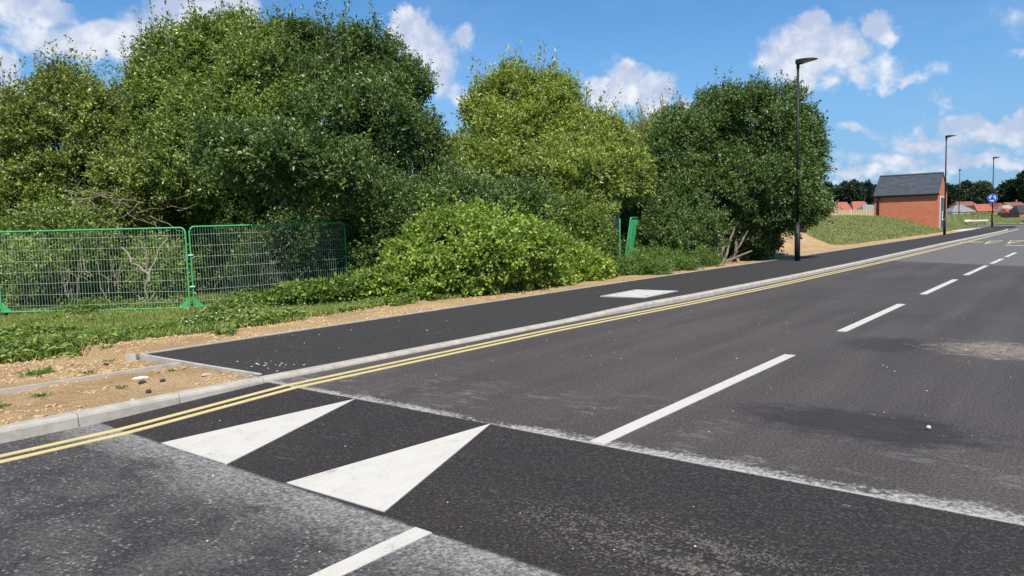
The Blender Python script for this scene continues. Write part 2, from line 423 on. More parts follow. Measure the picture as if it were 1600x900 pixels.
gy = spaced([(-400, -40, 60), (-40, -4, 4), (-4, 1.5, .25), (1.5, 11, .055), (11, 20, .11), (20, 46, .3), (46, 100, .8), (100, 200, 3), (200, 500, 20), (500, 3200, 300)])
X, Y = np.meshgrid(gx, gy, indexing='ij')
Z = ground_z(X, Y)
ni, nj = X.shape; idx = np.arange(ni*nj).reshape(ni, nj)
F = np.stack([idx[:-1, :-1], idx[1:, :-1], idx[1:, 1:], idx[:-1, 1:]], -1).reshape(-1, 4)
g_o = mesh_np('ground', np.stack([X, Y, Z], -1).reshape(-1, 3), F, M_ground, None, True, {'grass': ('POINT', grass_mask(X, Y).ravel())})
tag(g_o, kind='structure')

# road sheet
ry = spaced([(-40, 2, 2), (2, 2.8, .4), (2.8, 4.5, 1.7), (4.5, 5, .5), (5, 84, 2), (84, 90, .5)])
mb = []
for y in ry:
    xl = float(kerb_back(y))+.06
    zz = road_z(0, y); mb.append([(xl, y, zz), (-4, y, zz+.0), (-2.85, y, zz+.0), (0, y, zz), (1.5, y, zz)])
rings = np.array(mb)
road = loft('road', rings, M_road, closed=False); tag(road, kind='structure')
# the junction the road runs into
jp = [(1.5, 90), (40, 90), (60, 104), (12, 110), (4, 110.5), (-3, 112.5), (-8.5, 116), (-18.5, 138), (-40, 178), (-52, 172), (-28, 130), (-17, 108), (-10.4, 103), (-10.4, 97), (-10.4, 90)]
mj = MB(); mj.face([(x, y, -.006) for x, y in jp])
tag(mj.build('side_road', M_road), kind='structure')

# path
ys = spaced([(4.53, 14, .4), (14, 86, 2), (86, 88.5, .5)])
r = []
for y in ys:
    xb = float(kerb_back(y)); xe = float(edge_x(y)); kt = float(kerb_top(y))-.008
    r.append([(xb-.001, y, kt), ((xb+xe)/2, y, (kt+.045)/2), (xe+.0, y, .045)])
tag(loft('path', np.array(r), M_path, closed=False), kind='structure')
mp = MB(); mp.face([(-10.3, 88.5, .07), (-11.3, 88.5, .07), (-10.3, 103, .07), (-8.4, 101.5, .07), (-7.6, 96, .07), (-8.1, 91, .07), (-9.0, 88.5, .07)][::-1])
mp.bm.faces.ensure_lookup_table()
tag(mp.build('path', M_path), kind='structure')

# kerb stones along the road: one run of kerb, joints modelled as small gaps
def kerb_run(name, ya, yb, label, step=.914, w=.14, side=1, back=kerb_back, top=kerb_top, zb=-.13):
    m = MB(); y = ya
    while y < yb-.02:
        y2 = min(y+step, yb); g = .0045
        a, c = y+g, y2-g
        xa, xc = float(back(a)), float(back(c)); ta, tc = float(top(a)), float(top(c)); s = side
        for (x0, t0, yy0, x1, t1, yy1) in ((xa, ta, a, xc, tc, c),):
            ch = .02
            prof = lambda x, t, yy: [(x, yy, zb), (x, yy, t), (x+s*(w-ch*1.3), yy, t), (x+s*(w-ch*.3), yy, t-ch*.5), (x+s*(w+.005), yy, t-ch*1.6), (x+s*(w+.015), yy, zb)]
            A = [m.bm.verts.new(q) for q in prof(x0, t0, yy0)]; B = [m.bm.verts.new(q) for q in prof(x1, t1, yy1)]
            n = len(A)
            for i in range(n): m.bm.faces.new((A[i], A[(i+1) % n], B[(i+1) % n], B[i]))
            m.bm.faces.new(A[::-1]); m.bm.faces.new(B)
        y = y2
    o = m.build(name, M_kerb); return tag(o, kind='structure')
kerb_run('kerb', -12.0, 86, '')
kerb_run('kerb', -12.0, 89.8, '', back=lambda y: 1.64, side=-1)
# far kerb of the junction
def strip(name, pts, w, z0, z1, mat, kind='structure'):
    P = [Vector((*p, 0)) for p in pts]; L, R = [], []
    for i, p in enumerate(P):
        t = (P[min(i+1, len(P)-1)]-P[max(i-1, 0)]).normalized(); nrm = Vector((-t.y, t.x, 0))
        L.append(p+nrm*w/2); R.append(p-nrm*w/2)
    rings = [[(a.x, a.y, z0), (a.x, a.y, z1), (b.x, b.y, z1), (b.x, b.y, z0)] for a, b in zip(L, R)]
    return tag(loft(name, rings, mat), kind=kind)
def curve_pts(ctrl, n=8):
    out = []
    for i in range(len(ctrl)-1):
        p0 = ctrl[max(i-1, 0)]; p1 = ctrl[i]; p2 = ctrl[i+1]; p3 = ctrl[min(i+2, len(ctrl)-1)]
        for k in range(n):
            t = k/n
            out.append(tuple(.5*((2*b)+(-a+c)*t+(2*a-5*b+4*c-d)*t*t+(-a+3*b-3*c+d)*t**3) for a, b, c, d in zip(p0, p1, p2, p3)))
    return out+[tuple(ctrl[-1])]
strip('kerb', curve_pts([(12, 110.2), (4, 110.7), (-3, 112.7), (-8.5, 116.2), (-12.5, 124), (-18.5, 138.2), (-30, 160)]), .5, -.1, .12, M_slab)
strip('kerb', curve_pts([(kerb_back(86)+.07, 86.02), (kerb_back(87.6)+.07, 87.6), (-11.5, 89.2), (-12.5, 91)]), .16, -.1, .10, M_kerb)
strip('far_path', curve_pts([(16, 116), (4, 118), (-4, 123), (-9, 133)]), 2.4, -.1, .35, M_path)
# path edgings
strip('path_edging', [(float(edge_x(y))-.03, y) for y in spaced([(4.50, 28, 1.2), (28, 88, 4)])], .055, -.1, .058, M_edge)
strip('path_edging', [(-9.93, 4.50), (-8.6, 4.52), (-7.27, 4.56)], .05, -.1, .056, M_edge)
strip('path_edging', [(-8.82, 4.46), (-8.88, 3.5), (-8.97, 2.2), (-9.0, -3)], .05, -.1, .058, M_edge)
strip('path_edging', [(-10.1, 4.38), (-9.97, 4.46)], .06, -.1, .06, M_edge)
# concrete apron by the door of the brick building
ap = MB(); ap.poly([(-12.48, 79.5), (-10.35, 79.5), (-10.35, 92), (-12.48, 92)], -.1, .075); tag(ap.build('path', M_slab), kind='structure')

# ------------------------------------------------------------------ road markings
def mark(name, pts, mat, label, cat='road marking', group=None, lift=.005):
    m = MB(); zf = lambda x, y: road_z(x, y)+lift
    m.poly(pts, lambda x, y: road_z(x, y)-.004, zf); o = m.build(name, mat)
    return tag(o, label, cat, group)
ordn = ['second', 'third', 'fourth', 'fifth', 'sixth']
def dash(y0, y1, label, w=.13, x=-2.88):
    ys = [y for y in spaced([(y0, y1, .35)])]
    pts = [(x+w/2, y) for y in ys]+[(x-w/2, y) for y in ys[::-1]]
    # quads strip to follow the ramp
    rings = [[(x-w/2, y, road_z(0, y)-.004), (x-w/2, y, road_z(0, y)+.005), (x+w/2, y, road_z(0, y)+.005), (x+w/2, y, road_z(0, y)-.004)] for y in ys]
    o = loft('centre_dash', rings, M_white); tag(o, label, 'road marking', 'white centre line dashes')
dash(-1.3, 2.79, 'white centre line dash at the bottom edge, on the rough grey asphalt before the ramp', x=-2.92)
dash(4.53, 8.78, 'longest white centre line dash, starting at the dusty joint above the ramp')
dash(10.95, 14.85, 'white centre line dash second up from the dusty joint')
dash(16.85, 20.95, 'white centre line dash third up from the dusty joint')
dash(22.55, 26.8, 'far white centre line dash ending just before the asphalt turns paler', x=-2.87)
dash(27.9, 30.9, 'far white centre line dash right where the asphalt turns paler', x=-2.85)
dash(32.2, 35.7, 'farthest white centre line dash on the pale asphalt', x=-2.85)
mark('triangle_marking', [(-5.93, 2.79), (-4.96, 2.80), (-5.56, 4.48)], M_white, 'white ramp triangle nearer the kerb and double yellow lines', group='white triangles on the ramp', lift=.006)
mark('triangle_marking', [(-4.24, 2.81), (-3.30, 2.84), (-3.88, 4.50)], M_white, 'white ramp triangle nearer the centre line', group='white triangles on the ramp', lift=.006)
def yline(name, off, label):
    ys = spaced([(-12, 2, 1), (2, 20, .25), (20, 86, 2)])
    def xc(y): return float(np.interp(y, [-12, 2, 4.5, 9, 13.5, 17.5, 30, 45, 65, 84, 86], [-6.72, -6.67, -6.69, -6.66, -6.45, -6.31, -6.22, -6.32, -6.55, -6.72, -6.85]))
    w = .075; rings = []
    for y in ys:
        x = xc(y)+off; z = road_z(0, y)
        rings.append([(x-w/2, y, z-.004), (x-w/2, y, z+.006), (x+w/2, y, z+.006), (x+w/2, y, z-.004)])
    o = loft('yellow_line', rings, M_yellow); tag(o, label, 'road marking', 'double yellow lines')
yline('a', 0, 'yellow line running along the kerb, the one closer to it')
yline('b', .175, 'yellow line running along the kerb, the one farther out in the road')
# yellow lettering and a thin white bar far up the carriageway
t = empty('yellow_road_lettering', (-4.3, 48, 0), 0, 'faded yellow zigzag strokes across the far pale asphalt', 'road marking')
for i in range(5):
    x0 = -1.0+i*1.0; m = MB()
    for a, b2, c, d in ((0, 3, .62, 3), (0, 3, .31, -2.2), (.62, 3, .31, -2.2), (.1, .2, .52, .2)):
        A = Vector((x0+a, b2, 0)); B = Vector((x0+c, d, 0)); dd = (B-A).normalized(); nn = Vector((-dd.y, dd.x, 0)); ww = .035 if abs(dd.y) > .5 else .16
        q = [A+nn*ww, A-nn*ww, B-nn*ww, B+nn*ww]
        k = .005+.0007*len(m.bm.faces)/6
        m.poly([(p.x, p.y) for p in q], .001, k)
    m.build('letter', M_yellow, t)
m = MB(); m.box((-1.7, 1.0, .003), (1.1, .7, .006)); m.build('bar', M_yellow, t)
mark('white_bar', [(-3.9, 43.3), (1.3, 42.2), (1.3, 42.6), (-3.9, 43.7)], M_white, 'thin white line across the road, just nearer than the yellow strokes')

# ------------------------------------------------------------------ manhole cover
mh = empty('manhole_cover', (-7.83, 14.15, .075), rad(2.0), 'large pale rectangular access cover set in the black footpath', 'manhole cover')
m = MB(); W, Hh = 1.04, 1.62
for cx, cy, sx, sy in ((0, Hh/2-.02, W, .04), (0, -Hh/2+.02, W, .04), (W/2-.02, 0, .04, Hh-.084), (-W/2+.02, 0, .04, Hh-.084)): m.box((cx, cy, 0), (sx, sy, .03))
m.build('frame', M_galv, mh)
for sy in (-1, 1):
    m = MB(); m.box((0, sy*(Hh/4-.012), 0), (W-.09, Hh/2-.06, .022), bevel=.004); lid = m.build('lid', M_coverlid, mh)
    for sx in (-1, 1): m = MB(); m.cone((sx*.36, sy*(Hh/4-.012), .0112), (sx*.36, sy*(Hh/4-.012), .0135), .025, .025, 12); m.build('keyhole', M_black, lid)

# ------------------------------------------------------------------ street lamps
def make_lamp():
    t = empty('street_lamp', (0, 0, 0))
    m = MB(); m.cone((0, 0, -.1), (0, 0, 1.42), .098, .098, 16); m.cone((0, 0, 1.42), (0, 0, 1.50), .098, .062, 16); b = m.build('base_section', M_black, t, True)
    b.data.polygons.foreach_set('use_smooth', [len(p.vertices) == 4 for p in b.data.polygons])
    m = MB(); m.box((0, -.096, .85), (.10, .012, .5), bevel=.003); m.build('access_door', M_black, b)
    m = MB(); m.cone((0, 0, 1.49), (0, 0, 7.42), .060, .042, 12); m.build('pole', M_black, t, True)
    m = MB(); m.cone((0, 0, 7.30), (0, 0, 7.50), .056, .062, 12); m.build('bracket', M_black, t)
    # flat wedge-shaped lantern reaching out to +x
    rings = []
    for x, w, zt, zb in ((-.07, .10, 7.60, 7.47), (-.02, .13, 7.625, 7.45), (.10, .16, 7.63, 7.47), (.35, .17, 7.62, 7.515), (.55, .15, 7.60, 7.545), (.66, .10, 7.575, 7.555)):
        rings.append([(x, -w, zb), (x, -w*.8, zt), (x, w*.8, zt), (x, w, zb)])
    h = loft('lantern', rings, M_black, t)
    m = MB(); m.box((.34, 0, 7.508), (.34, .22, .012), M=Matrix.Translation((.34, 0, 7.51)) @ Matrix.Rotation(-rad(9), 4, 'Y') @ Matrix.Translation((-.34, 0, -7.51)))
    m.build('lens', M_glass, h)
    m = MB(); m.cone((.0, 0, 7.625), (.0, 0, 7.70), .035, .03, 10); m.build('photocell', M_trim, h)
    return t
lamp = make_lamp()
lamps = [((-8.82, 27.65, .045), 0, 7.75, 'black street lamp in front of the dark green tree, the nearest one', .945),
         ((-9.70, 64.8, .045), 0, 7.75, 'black street lamp just in front of the brick hut', .98),
         ((-9.95, 96.9, .06), 0, 7.8, 'black street lamp carrying the blue round sign', 1.0),
         ((-16.97, 125.27, .5), rad(95), 7.8, 'farthest black street lamp, standing in a low white kerbed island on the bank', .99)]
for i, (loc, rz, h, lab, s) in enumerate(lamps):
    o = lamp if i == 0 else copy_tree(lamp)
    o.location = loc; o.rotation_euler = (0, 0, rz); o.scale = (1, 1, s); tag(o, lab, 'street lamp', 'black street lamps along the road')
# round blue sign on the third lamp
sg = empty('round_blue_sign', (-9.95, 96.78, .06), rad(-8), 'round blue sign with a ring of white arrows on a far lamp post', 'traffic sign')
m = MB(); m.cone((0, -.03, 3.15), (0, -.05, 3.15), .48, .48, 32); plate = m.build('plate', M_white, sg)
M_blue = material('blue_sign_face', m_metal((.01,.11,.62), .4)); M_swhite = material('white_sign_face', color=(.85,.85,.85), rough=.4)
m = MB(); m.cone((0, -.051, 3.15), (0, -.056, 3.15), .46, .46, 32); m.build('blue_face', M_blue, sg)
m = MB()
for k in range(3):
    a0 = rad(90+k*120+8); n = 7; ro, ri = .33, .22
    o_ = [(ro*math.cos(a0+rad(60)*i/(n-1)), ro*math.sin(a0+rad(60)*i/(n-1))) for i in range(n)]
    i_ = [(ri*math.cos(a0+rad(60)*i/(n-1)), ri*math.sin(a0+rad(60)*i/(n-1))) for i in range(n)]
    for i in range(n-1): m.face([(q[0], -.060, 3.15+q[1]) for q in (o_[i], o_[i+1], i_[i+1], i_[i])])
    a1 = a0+rad(60); tip = a1+rad(34)
    m.face([(q[0], -.060, 3.15+q[1]) for q in ((.40*math.cos(a1), .40*math.sin(a1)), (.275*math.cos(tip), .275*math.sin(tip)), (.15*math.cos(a1), .15*math.sin(a1)))])
m.build('arrow', M_swhite, sg)
for zz in (3.35, 2.95): m = MB(); m.box((0, .0, zz), (.16, .07, .04)); m.build('bracket', M_black, sg)
# low white kerbed island round the far lamp
isl = empty('kerb_island', (-16.97, 125.27, .48), 0, 'low ring of white kerb stones round the foot of the farthest lamp', 'kerb island')
m = MB()
for k in range(16):
    a = k*math.pi/8; m.box((1.4*math.cos(a), 1.0*math.sin(a), .12), (.5, .22, .30), a+math.pi/2, .02)
m.build('kerb_ring', M_trim, isl)
m = MB(); m.box((2.6, -.6, .10), (2.2, .5, .22), .1, .03); m.build('kerb_stack', M_trim, isl)

# ------------------------------------------------------------------ green mesh fencing
def fence_panel(length=4.25, height=1.93, wave=.0):
    t = empty('mesh_fence_panel', (0, 0, 0))
    r = .019; c = .13; pts = [(.03, 0, .02), (.03, 0, height-c)]
    for k in range(1, 6): a = k*math.pi/10; pts.append((.03+c-c*math.cos(a), 0, height-c+c*math.sin(a)))
    for k in range(1, 6): a = math.pi/2-k*math.pi/10; pts.append((length-.03-c+c*math.cos(a), 0, height-c+c*math.sin(a)))
    pts += [(length-.03, 0, .02)]
    P2 = []
    for a, b in zip(pts[:-1], pts[1:]):
        P2.append(a)
    P2.append(pts[-1])
    tubes('frame_tube', [(P2, r), ([(.03, 0, .09), (length-.03, 0, .09)], r*.85)], M_green, t, 8)
    lines = []; n = int(length/.066)
    for i in range(1, n):
        x = .03+(length-.06)*i/n; lines.append(([(x, .004, .10), (x, .004+.01*math.sin(i), height*.55), (x, .004, height-.01)], .0027))
    for j in range(7):
        z = .22+j*.255; lines.append(([(x, -.004+.006*math.sin(x*3+j), z+.006*math.sin(x*2.1+j*2)) for x in np.linspace(.03, length-.03, 9)], .0032))
    tubes('wire_mesh', lines, M_wire, t, 4)
    for s, x in ((1, .055), (-1, length-.055)):
        m = MB(); m.bm.faces.new([m.bm.verts.new(q) for q in ((x, -.008, .09), (x+s*.22, -.008, .09), (x, -.008, .30))]); m.bm.faces.new([m.bm.verts.new(q) for q in ((x, .008, .09), (x, .008, .30), (x+s*.22, .008, .09))])
        m.bm.verts.ensure_lookup_table(); v = m.bm.verts
        for a, b in ((0, 3), ): pass
        for e0, e1, e2, e3 in ((0, 1, 5, 3), (1, 2, 4, 5), (2, 0, 3, 4)): m.bm.faces.new((v[e0], v[e1], v[e2], v[e3]))
        m.build('gusset', M_green, t)
    return t
def place_panel(o, a, b, za, zb, h=None):
    a, b = Vector(a), Vector(b); d = b-a
    o.location = (a.x, a.y, za); o.rotation_euler = (0, -math.atan2(zb-za, d.length), math.atan2(d.y, d.x))
    o.scale = (d.length/4.25, 1, 1)
FG = 'green mesh fence panels along the thicket'
fp = fence_panel(); A = (-16.38, 8.61); Lp = (-19.85, 5.88); B = (-15.55, 12.50)
place_panel(fp, Lp, A, -.13, -.14); tag(fp, 'green mesh fence panel on the left, sunlit, with bare stems tangled behind it', 'fence panel', FG)
p2 = copy_tree(fp); place_panel(p2, (A[0]+.02, A[1]+.04), B, -.13, -.10); tag(p2, 'green mesh fence panel in shade, between the sunlit panel and the bramble mound', 'fence panel', FG)
p3 = copy_tree(fp); place_panel(p3, (-23.2, 3.2), (Lp[0]-.06, Lp[1]-.05), -.12, -.13); tag(p3, 'green mesh fence panel cut off by the left edge of the photo', 'fence panel', FG)
p4 = copy_tree(fp); place_panel(p4, (-13.15, 21.9), (-12.33, 21.08), -.10, -.13); p4.scale = (.23, 1, .97); tag(p4, 'short view of a green mesh panel half buried in leaves near the dark tree', 'fence panel', FG)
p5 = copy_tree(fp); place_panel(p5, (-12.33, 21.10), (-13.70, 24.32), -.13, -.10); p5.rotation_euler[0] = rad(9); tag(p5, 'bright green mesh panel seen edge on and leaning, near the dark tree', 'fence panel', FG)
# netting tied on the edge-on panel
m = MB()
for i in range(12):
    for j in range(10):
        pass
t5 = p5
vs, fs = [], []
nx, nz = 16, 14
for i in range(nx):
    for j in range(nz):
        vs.append((.05+i/(nx-1)*4.1, -.03+.02*math.sin(i*1.7+j*.6), .12+j/(nz-1)*1.75))
for i in range(nx-1):
    for j in range(nz-1): fs.append((i*nz+j, (i+1)*nz+j, (i+1)*nz+j+1, i*nz+j+1))
netm = MB()
lines = []
for k in range(46): x = .05+4.1*k/45; lines.append(([(x, -.028, .12), (x, -.03-.02*math.sin(x*5), 1.0), (x, -.028, 1.86)], .006))
tubes('debris_netting', lines, M_net, p5, 3)
for zz, lab in ((.43, 'lower steel clip joining the sunlit and the shaded fence panels'), (1.15, 'upper steel clip joining the sunlit and the shaded fence panels')):
    m = MB(); m.box((A[0]+.03, A[1]+.05, zz), (.12, .07, .035), rad(50), .01); tag(m.build('panel_clip', M_galv), lab, 'clip')
m = MB(); m.box((A[0]+.03, A[1]+.05, -.10), (.55, .2, .13), rad(130), .03); tag(m.build('rubber_block', M_rubber), 'brown rubber foot under the joint of the two fence panels', 'rubber block')
m = MB(); m.box((Lp[0]-.02, Lp[1]-.02, -.10), (.55, .2, .13), rad(130), .03); tag(m.build('rubber_block', M_rubber), 'brown rubber foot under the fence post at the left edge', 'rubber block')

# ------------------------------------------------------------------ foliage
def leaf_mesh(P, D, Nn, L, W, fold=.25):
    """rhombic folded leaves: P base, D axis, Nn normal, arrays (n,3); L,W (n,)"""
    D = D/(np.linalg.norm(D, axis=1)[:, None]+1e-9)
    S = np.cross(D, Nn); S /= np.linalg.norm(S, axis=1)[:, None]+1e-9; Nn = np.cross(S, D)
    L = L[:, None]; W = W[:, None]
    mid = P+D*L*.5-Nn*W*fold*.5; tip = P+D*L-Nn*L*.06
    l = P+D*L*.45+S*W*.5+Nn*W*fold; r = P+D*L*.45-S*W*.5+Nn*W*fold
    v = np.stack([P, l, tip, r], 1).reshape(-1, 3); n = len(P); b = np.arange(n)*4
    f = np.stack([np.stack([b, b+1, b+2], -1), np.stack([b, b+2, b+3], -1)], 1).reshape(-1, 3)
    return v, f
def rand_dir(n): v = rng.normal(size=(n, 3)); return v/np.linalg.norm(v, axis=1)[:, None]
n_spike = [0]
def foliage(name, lobes, shoots, mat, parent, leaf=.108, per=25, slen=(.30, .7), upb=.6, spike=0, thresh=.45, cl=1.7, aspect=.52, zmin=0.0, inner=.15, front=(0.62, -.78), droop=0.0, origin=(0, 0, 0), shell=.74, sub=7):
    """leafy shoots through the outer volume of a union of ellipsoids; lobes (cx,cy,cz,rx,ry,rz) in world metres"""
    lobes = np.array(lobes, float); n0 = int(shoots*3.0)
    ext = []
    for L_ in lobes:
        ext.append(L_*np.array([1, 1, 1, .86, .86, .86]))
        for _ in range(sub):
            dd = rand_dir(1)[0]; dd[2] = abs(dd[2])*.9-.25
            if dd[0]*front[0]+dd[1]*front[1] < -.2 and rng.random() < .5: dd[:2] *= -1
            k = rng.uniform(.28, .50); ext.append(np.concatenate([L_[:3]+dd/np.linalg.norm(dd)*L_[3:]*rng.uniform(.66, .90), L_[3:]*k*np.array([1, 1, rng.uniform(.8, 1.2)])]))
    lobes = np.array(ext); area = np.prod(lobes[:, 3:], axis=1)**(2/3); area = area*np.where(lobes[:, 3] < np.median(lobes[:, 3]), 1.5, 1)
    w = rng.choice(len(lobes), n0, p=area/area.sum()); C = lobes[w, :3]; R_ = lobes[w, 3:]; d = rand_dir(n0)
    fac = d[:, 0]*front[0]+d[:, 1]*front[1]
    keep = rng.random(n0) < np.where(fac > -.15, 1.0, .38)
    t = np.where(rng.random(n0) < inner, rng.uniform(.35, shell, n0), rng.uniform(shell, 1.0, n0)**.8)
    lump = .72+.52*fbm(C+d*R_, .75, 3)
    P = C+d*R_*(t*lump)[:, None]
    q = ((P[:, None, :]-lobes[None, :, :3])/lobes[None, :, 3:]); qd = np.sqrt((q**2).sum(-1)); qd[np.arange(n0), w] = 9
    keep &= (qd.min(1) > .68) | (rng.random(n0) < .08)
    cn = fbm(P, cl, 2); keep &= cn > thresh-.10*rng.random(n0); keep &= P[:, 2] > zmin
    P = P[keep][:shoots]; d = d[keep][:shoots]; n = len(P)
    out = d.copy(); ax = out*.65+np.array([0, 0, upb])+rand_dir(n)*.5; ax /= np.linalg.norm(ax, axis=1)[:, None]
    Ls = rng.uniform(slen[0], slen[1], n)
    n_spike[0] = 0
    if spike:
        spike *= 4
        # long upright leaders breaking the top outline
        top = lobes[:, 2]+lobes[:, 5]; pw = area/area.sum(); w2 = rng.choice(len(lobes), spike, p=pw); lean_ = .30; a = rng.uniform(0, 2*math.pi, spike); rr = np.sqrt(rng.random(spike))*.95
        sp = np.stack([lobes[w2, 0]+np.cos(a)*rr*lobes[w2, 3], lobes[w2, 1]+np.sin(a)*rr*lobes[w2, 4], lobes[w2, 2]+lobes[w2, 5]*np.sqrt(1-rr**2)*1.0], 1)
        q = np.sqrt((((sp[:, None, :]+np.array([0, 0, .15])-lobes[None, :, :3])/lobes[None, :, 3:])**2).sum(-1)).min(1); sp = sp[(q > .95) & (sp[:, 2] > (lobes[:, 2]+lobes[:, 5]).max()-2.4)]; spike = len(sp)
        n_spike[0] = spike
        P = np.concatenate([P, sp]); ax = np.concatenate([ax, np.array([0, 0, 1.])+rand_dir(spike)*.22]); out = np.concatenate([out, np.tile([0, 0, 1.], (spike, 1))])
        Ls = np.concatenate([Ls, rng.uniform(.6, 2.1, spike)*slen[1]]); n = len(P)
    k = per; tt = np.tile((np.arange(k)+.5)/k, (n, 1))+rng.uniform(-.02, .02, (n, k))
    ra = rand_dir(n*k).reshape(n, k, 3)
    base = P[:, None, :]+ax[:, None, :]*(tt*Ls[:, None])[..., None]+ra*(.02+.10*(1-tt))[..., None]*(leaf/.1)
    base[..., 2] -= droop*(tt*Ls[:, None])**2
    D = ax[:, None, :]*.6+ra*.9
    Nn = out[:, None, :]*.55+np.array([0, -.15, .75])+rand_dir(n*k).reshape(n, k, 3)*.75
    sz = leaf*rng.uniform(.65, 1.3, (n, k))
    v, f = leaf_mesh(base.reshape(-1, 3), D.reshape(-1, 3), Nn.reshape(-1, 3), sz.ravel(), sz.ravel()*aspect)
    rn = np.clip(.75*rng.random((n, k))+.25*rng.random((n, 1)), 0, 1).ravel()
    v = v-np.array(origin)
    o = mesh_np(name, v, f, mat, parent, False, {'rnd': ('FACE', np.repeat(rn, 2))})
    return o, P, ax, Ls
def wiggle(p0, p1, n=7, amp=.15, sag=0.0):
    p0, p1 = np.array(p0, float), np.array(p1, float); L = np.linalg.norm(p1-p0)
    t = np.linspace(0, 1, n)[:, None]; o = rng.normal(size=(n, 3))*amp*L*.35; o[0] = 0
    o = np.cumsum(o, 0)*.4; o -= o[-1:]*t
    r = p0+(p1-p0)*t+o; r[:, 2] -= sag*np.sin(t[:, 0]*math.pi)
    return r
def tree(name, label, base, lobes, shoots, mat, cat='tree', stems=5, group=None, twigs=260, stemr=.09, spread=.5, **kw):
    base = np.array(base, float)
    t = empty(name, tuple(base), 0, label, cat, group)
    o, P, ax, Ls = foliage('crown', lobes, shoots, mat, t, origin=base, **kw)
    lob = np.array(lobes, float); lines = []; tips = []
    for i in range(stems):
        a = rng.uniform(0, 2*math.pi); b0 = base+np.array([math.cos(a)*spread*rng.random(), math.sin(a)*spread*rng.random(), -.1])
        L_ = lob[i % len(lob)]; top = L_[:3]+np.array([rng.uniform(-.4, .4)*L_[3], rng.uniform(-.4, .4)*L_[4], rng.uniform(.1, .7)*L_[5]])
        c = wiggle(b0, top, 9, .10); lines.append((c-base, np.linspace(stemr*rng.uniform(.7, 1.2), .015, 9))); tips.append(c)
    tubes('trunk', lines, M_bark, t, 8)
    lines = []
    allp = np.concatenate(tips)
    sel = rng.choice(len(P), min(twigs, len(P)), replace=False)
    for i in sel:
        q = P[i]; dd = np.linalg.norm(allp-q, axis=1)+np.where(allp[:, 2] > q[2], 1.5, 0); j = dd.argmin()
        c = wiggle(allp[j], q, 6, .12, -.1); lines.append((c-base, np.linspace(.014, .005, 6)))
    sp = sel[:0]
    # the leaders and outer shoots keep their own thin stems
    for i in range(len(P)-n_spike[0], len(P)):
        e = P[i]+ax[i]/np.linalg.norm(ax[i])*Ls[i]; lines.append((np.array([P[i]-np.array([0, 0, .5]), P[i], e])-base, [.008, .005, .003]))
    tubes('branch', lines, M_twig, t, 4)
    return t
def fl(px, py, d): p = far_at(px, py, d); return (p.x, p.y, p.z)
def lb(px, py, d, rx, ry, rz): p = far_at(px, py, d); return (p.x, p.y, p.z, rx, ry, rz)

# the thicket on the left, from the left edge to the road lamp (crown lobes sized in metres)
tree('dark_tree', 'dark small-leaved tree cut by the left edge, lowest of the trees on the left', fl(-40, 440, 25)[:2]+(-.1,),
     [lb(-55, 250, 25, 1.9, 1.9, 2.6), lb(-20, 340, 24, 1.5, 1.5, 2.2)], 1500, L_dark, stems=3, spike=14)
tree('olive_tree', 'olive green bushy tree at the left, behind the left end of the green fence', fl(110, 440, 23)[:2]+(-.1,),
     [lb(90, 265, 23, 1.7, 1.9, 2.5), lb(170, 240, 23.5, 1.4, 1.7, 2.1), lb(120, 185, 23.6, 1.1, 1.2, 1.3), lb(40, 330, 22, 1.4, 1.4, 1.8), lb(200, 310, 22, 1.3, 1.3, 1.5), lb(100, 380, 23.6, 2.4, 1.0, 1.9)], 6800, L_olive, stems=7, spike=110, thresh=.46, upb=.7, twigs=500, zmin=.3)
tree('broad_tree', 'tallest tree of the thicket, yellowish green, behind the joint of the fence panels', fl(320, 430, 24)[:2]+(-.1,),
     [lb(320, 185, 24.5, 1.7, 1.9, 2.0), lb(390, 180, 24.5, 1.8, 1.9, 2.0), lb(285, 225, 23.5, 1.1, 1.4, 2.0), lb(330, 265, 22.6, 2.0, 1.8, 2.1), lb(272, 105, 24.5, .8, .9, 1.0), lb(325, 85, 24.5, .8, .9, .8), lb(375, 80, 24.8, .8, .9, .8), lb(430, 92, 24.6, .8, .9, .8), lb(430, 240, 23, 1.6, 1.6, 2.3), lb(340, 360, 23.8, 2.0, 1.0, 2.0), lb(230, 360, 23.8, 1.8, 1.0, 2.0)], 9200, L_mid, stems=8, spike=170, thresh=.46, twigs=350, zmin=.3)
tree('dense_tree', 'dense green tree of the thicket with a steep right side beside the sky gap', fl(570, 430, 24)[:2]+(-.1,),
     [lb(510, 185, 25, 2.0, 2.1, 2.0), lb(480, 85, 25, .8, .9, .8), lb(530, 90, 25, .9, .9, .9), lb(580, 105, 25, .8, .9, .9), lb(622, 145, 24.8, .8, .9, .9), lb(570, 185, 25, 1.7, 1.9, 1.8), lb(620, 245, 24.5, 1.4, 1.6, 2.0), lb(540, 270, 23, 2.4, 2.0, 2.1), lb(645, 300, 24, 1.3, 1.4, 1.6), lb(460, 190, 24.5, 1.6, 1.6, 2.4), lb(580, 350, 22.3, 1.6, 1.3, 1.3), lb(430, 270, 18.2, 1.2, 1.1, .75), lb(515, 282, 18.9, 1.1, 1.1, .75), lb(370, 255, 18.2, 1.1, 1.0, .65), lb(470, 350, 23.5, 2.2, 1.0, 2.0)], 10500, L_dark, stems=7, spike=140, thresh=.46, twigs=300, zmin=.4)
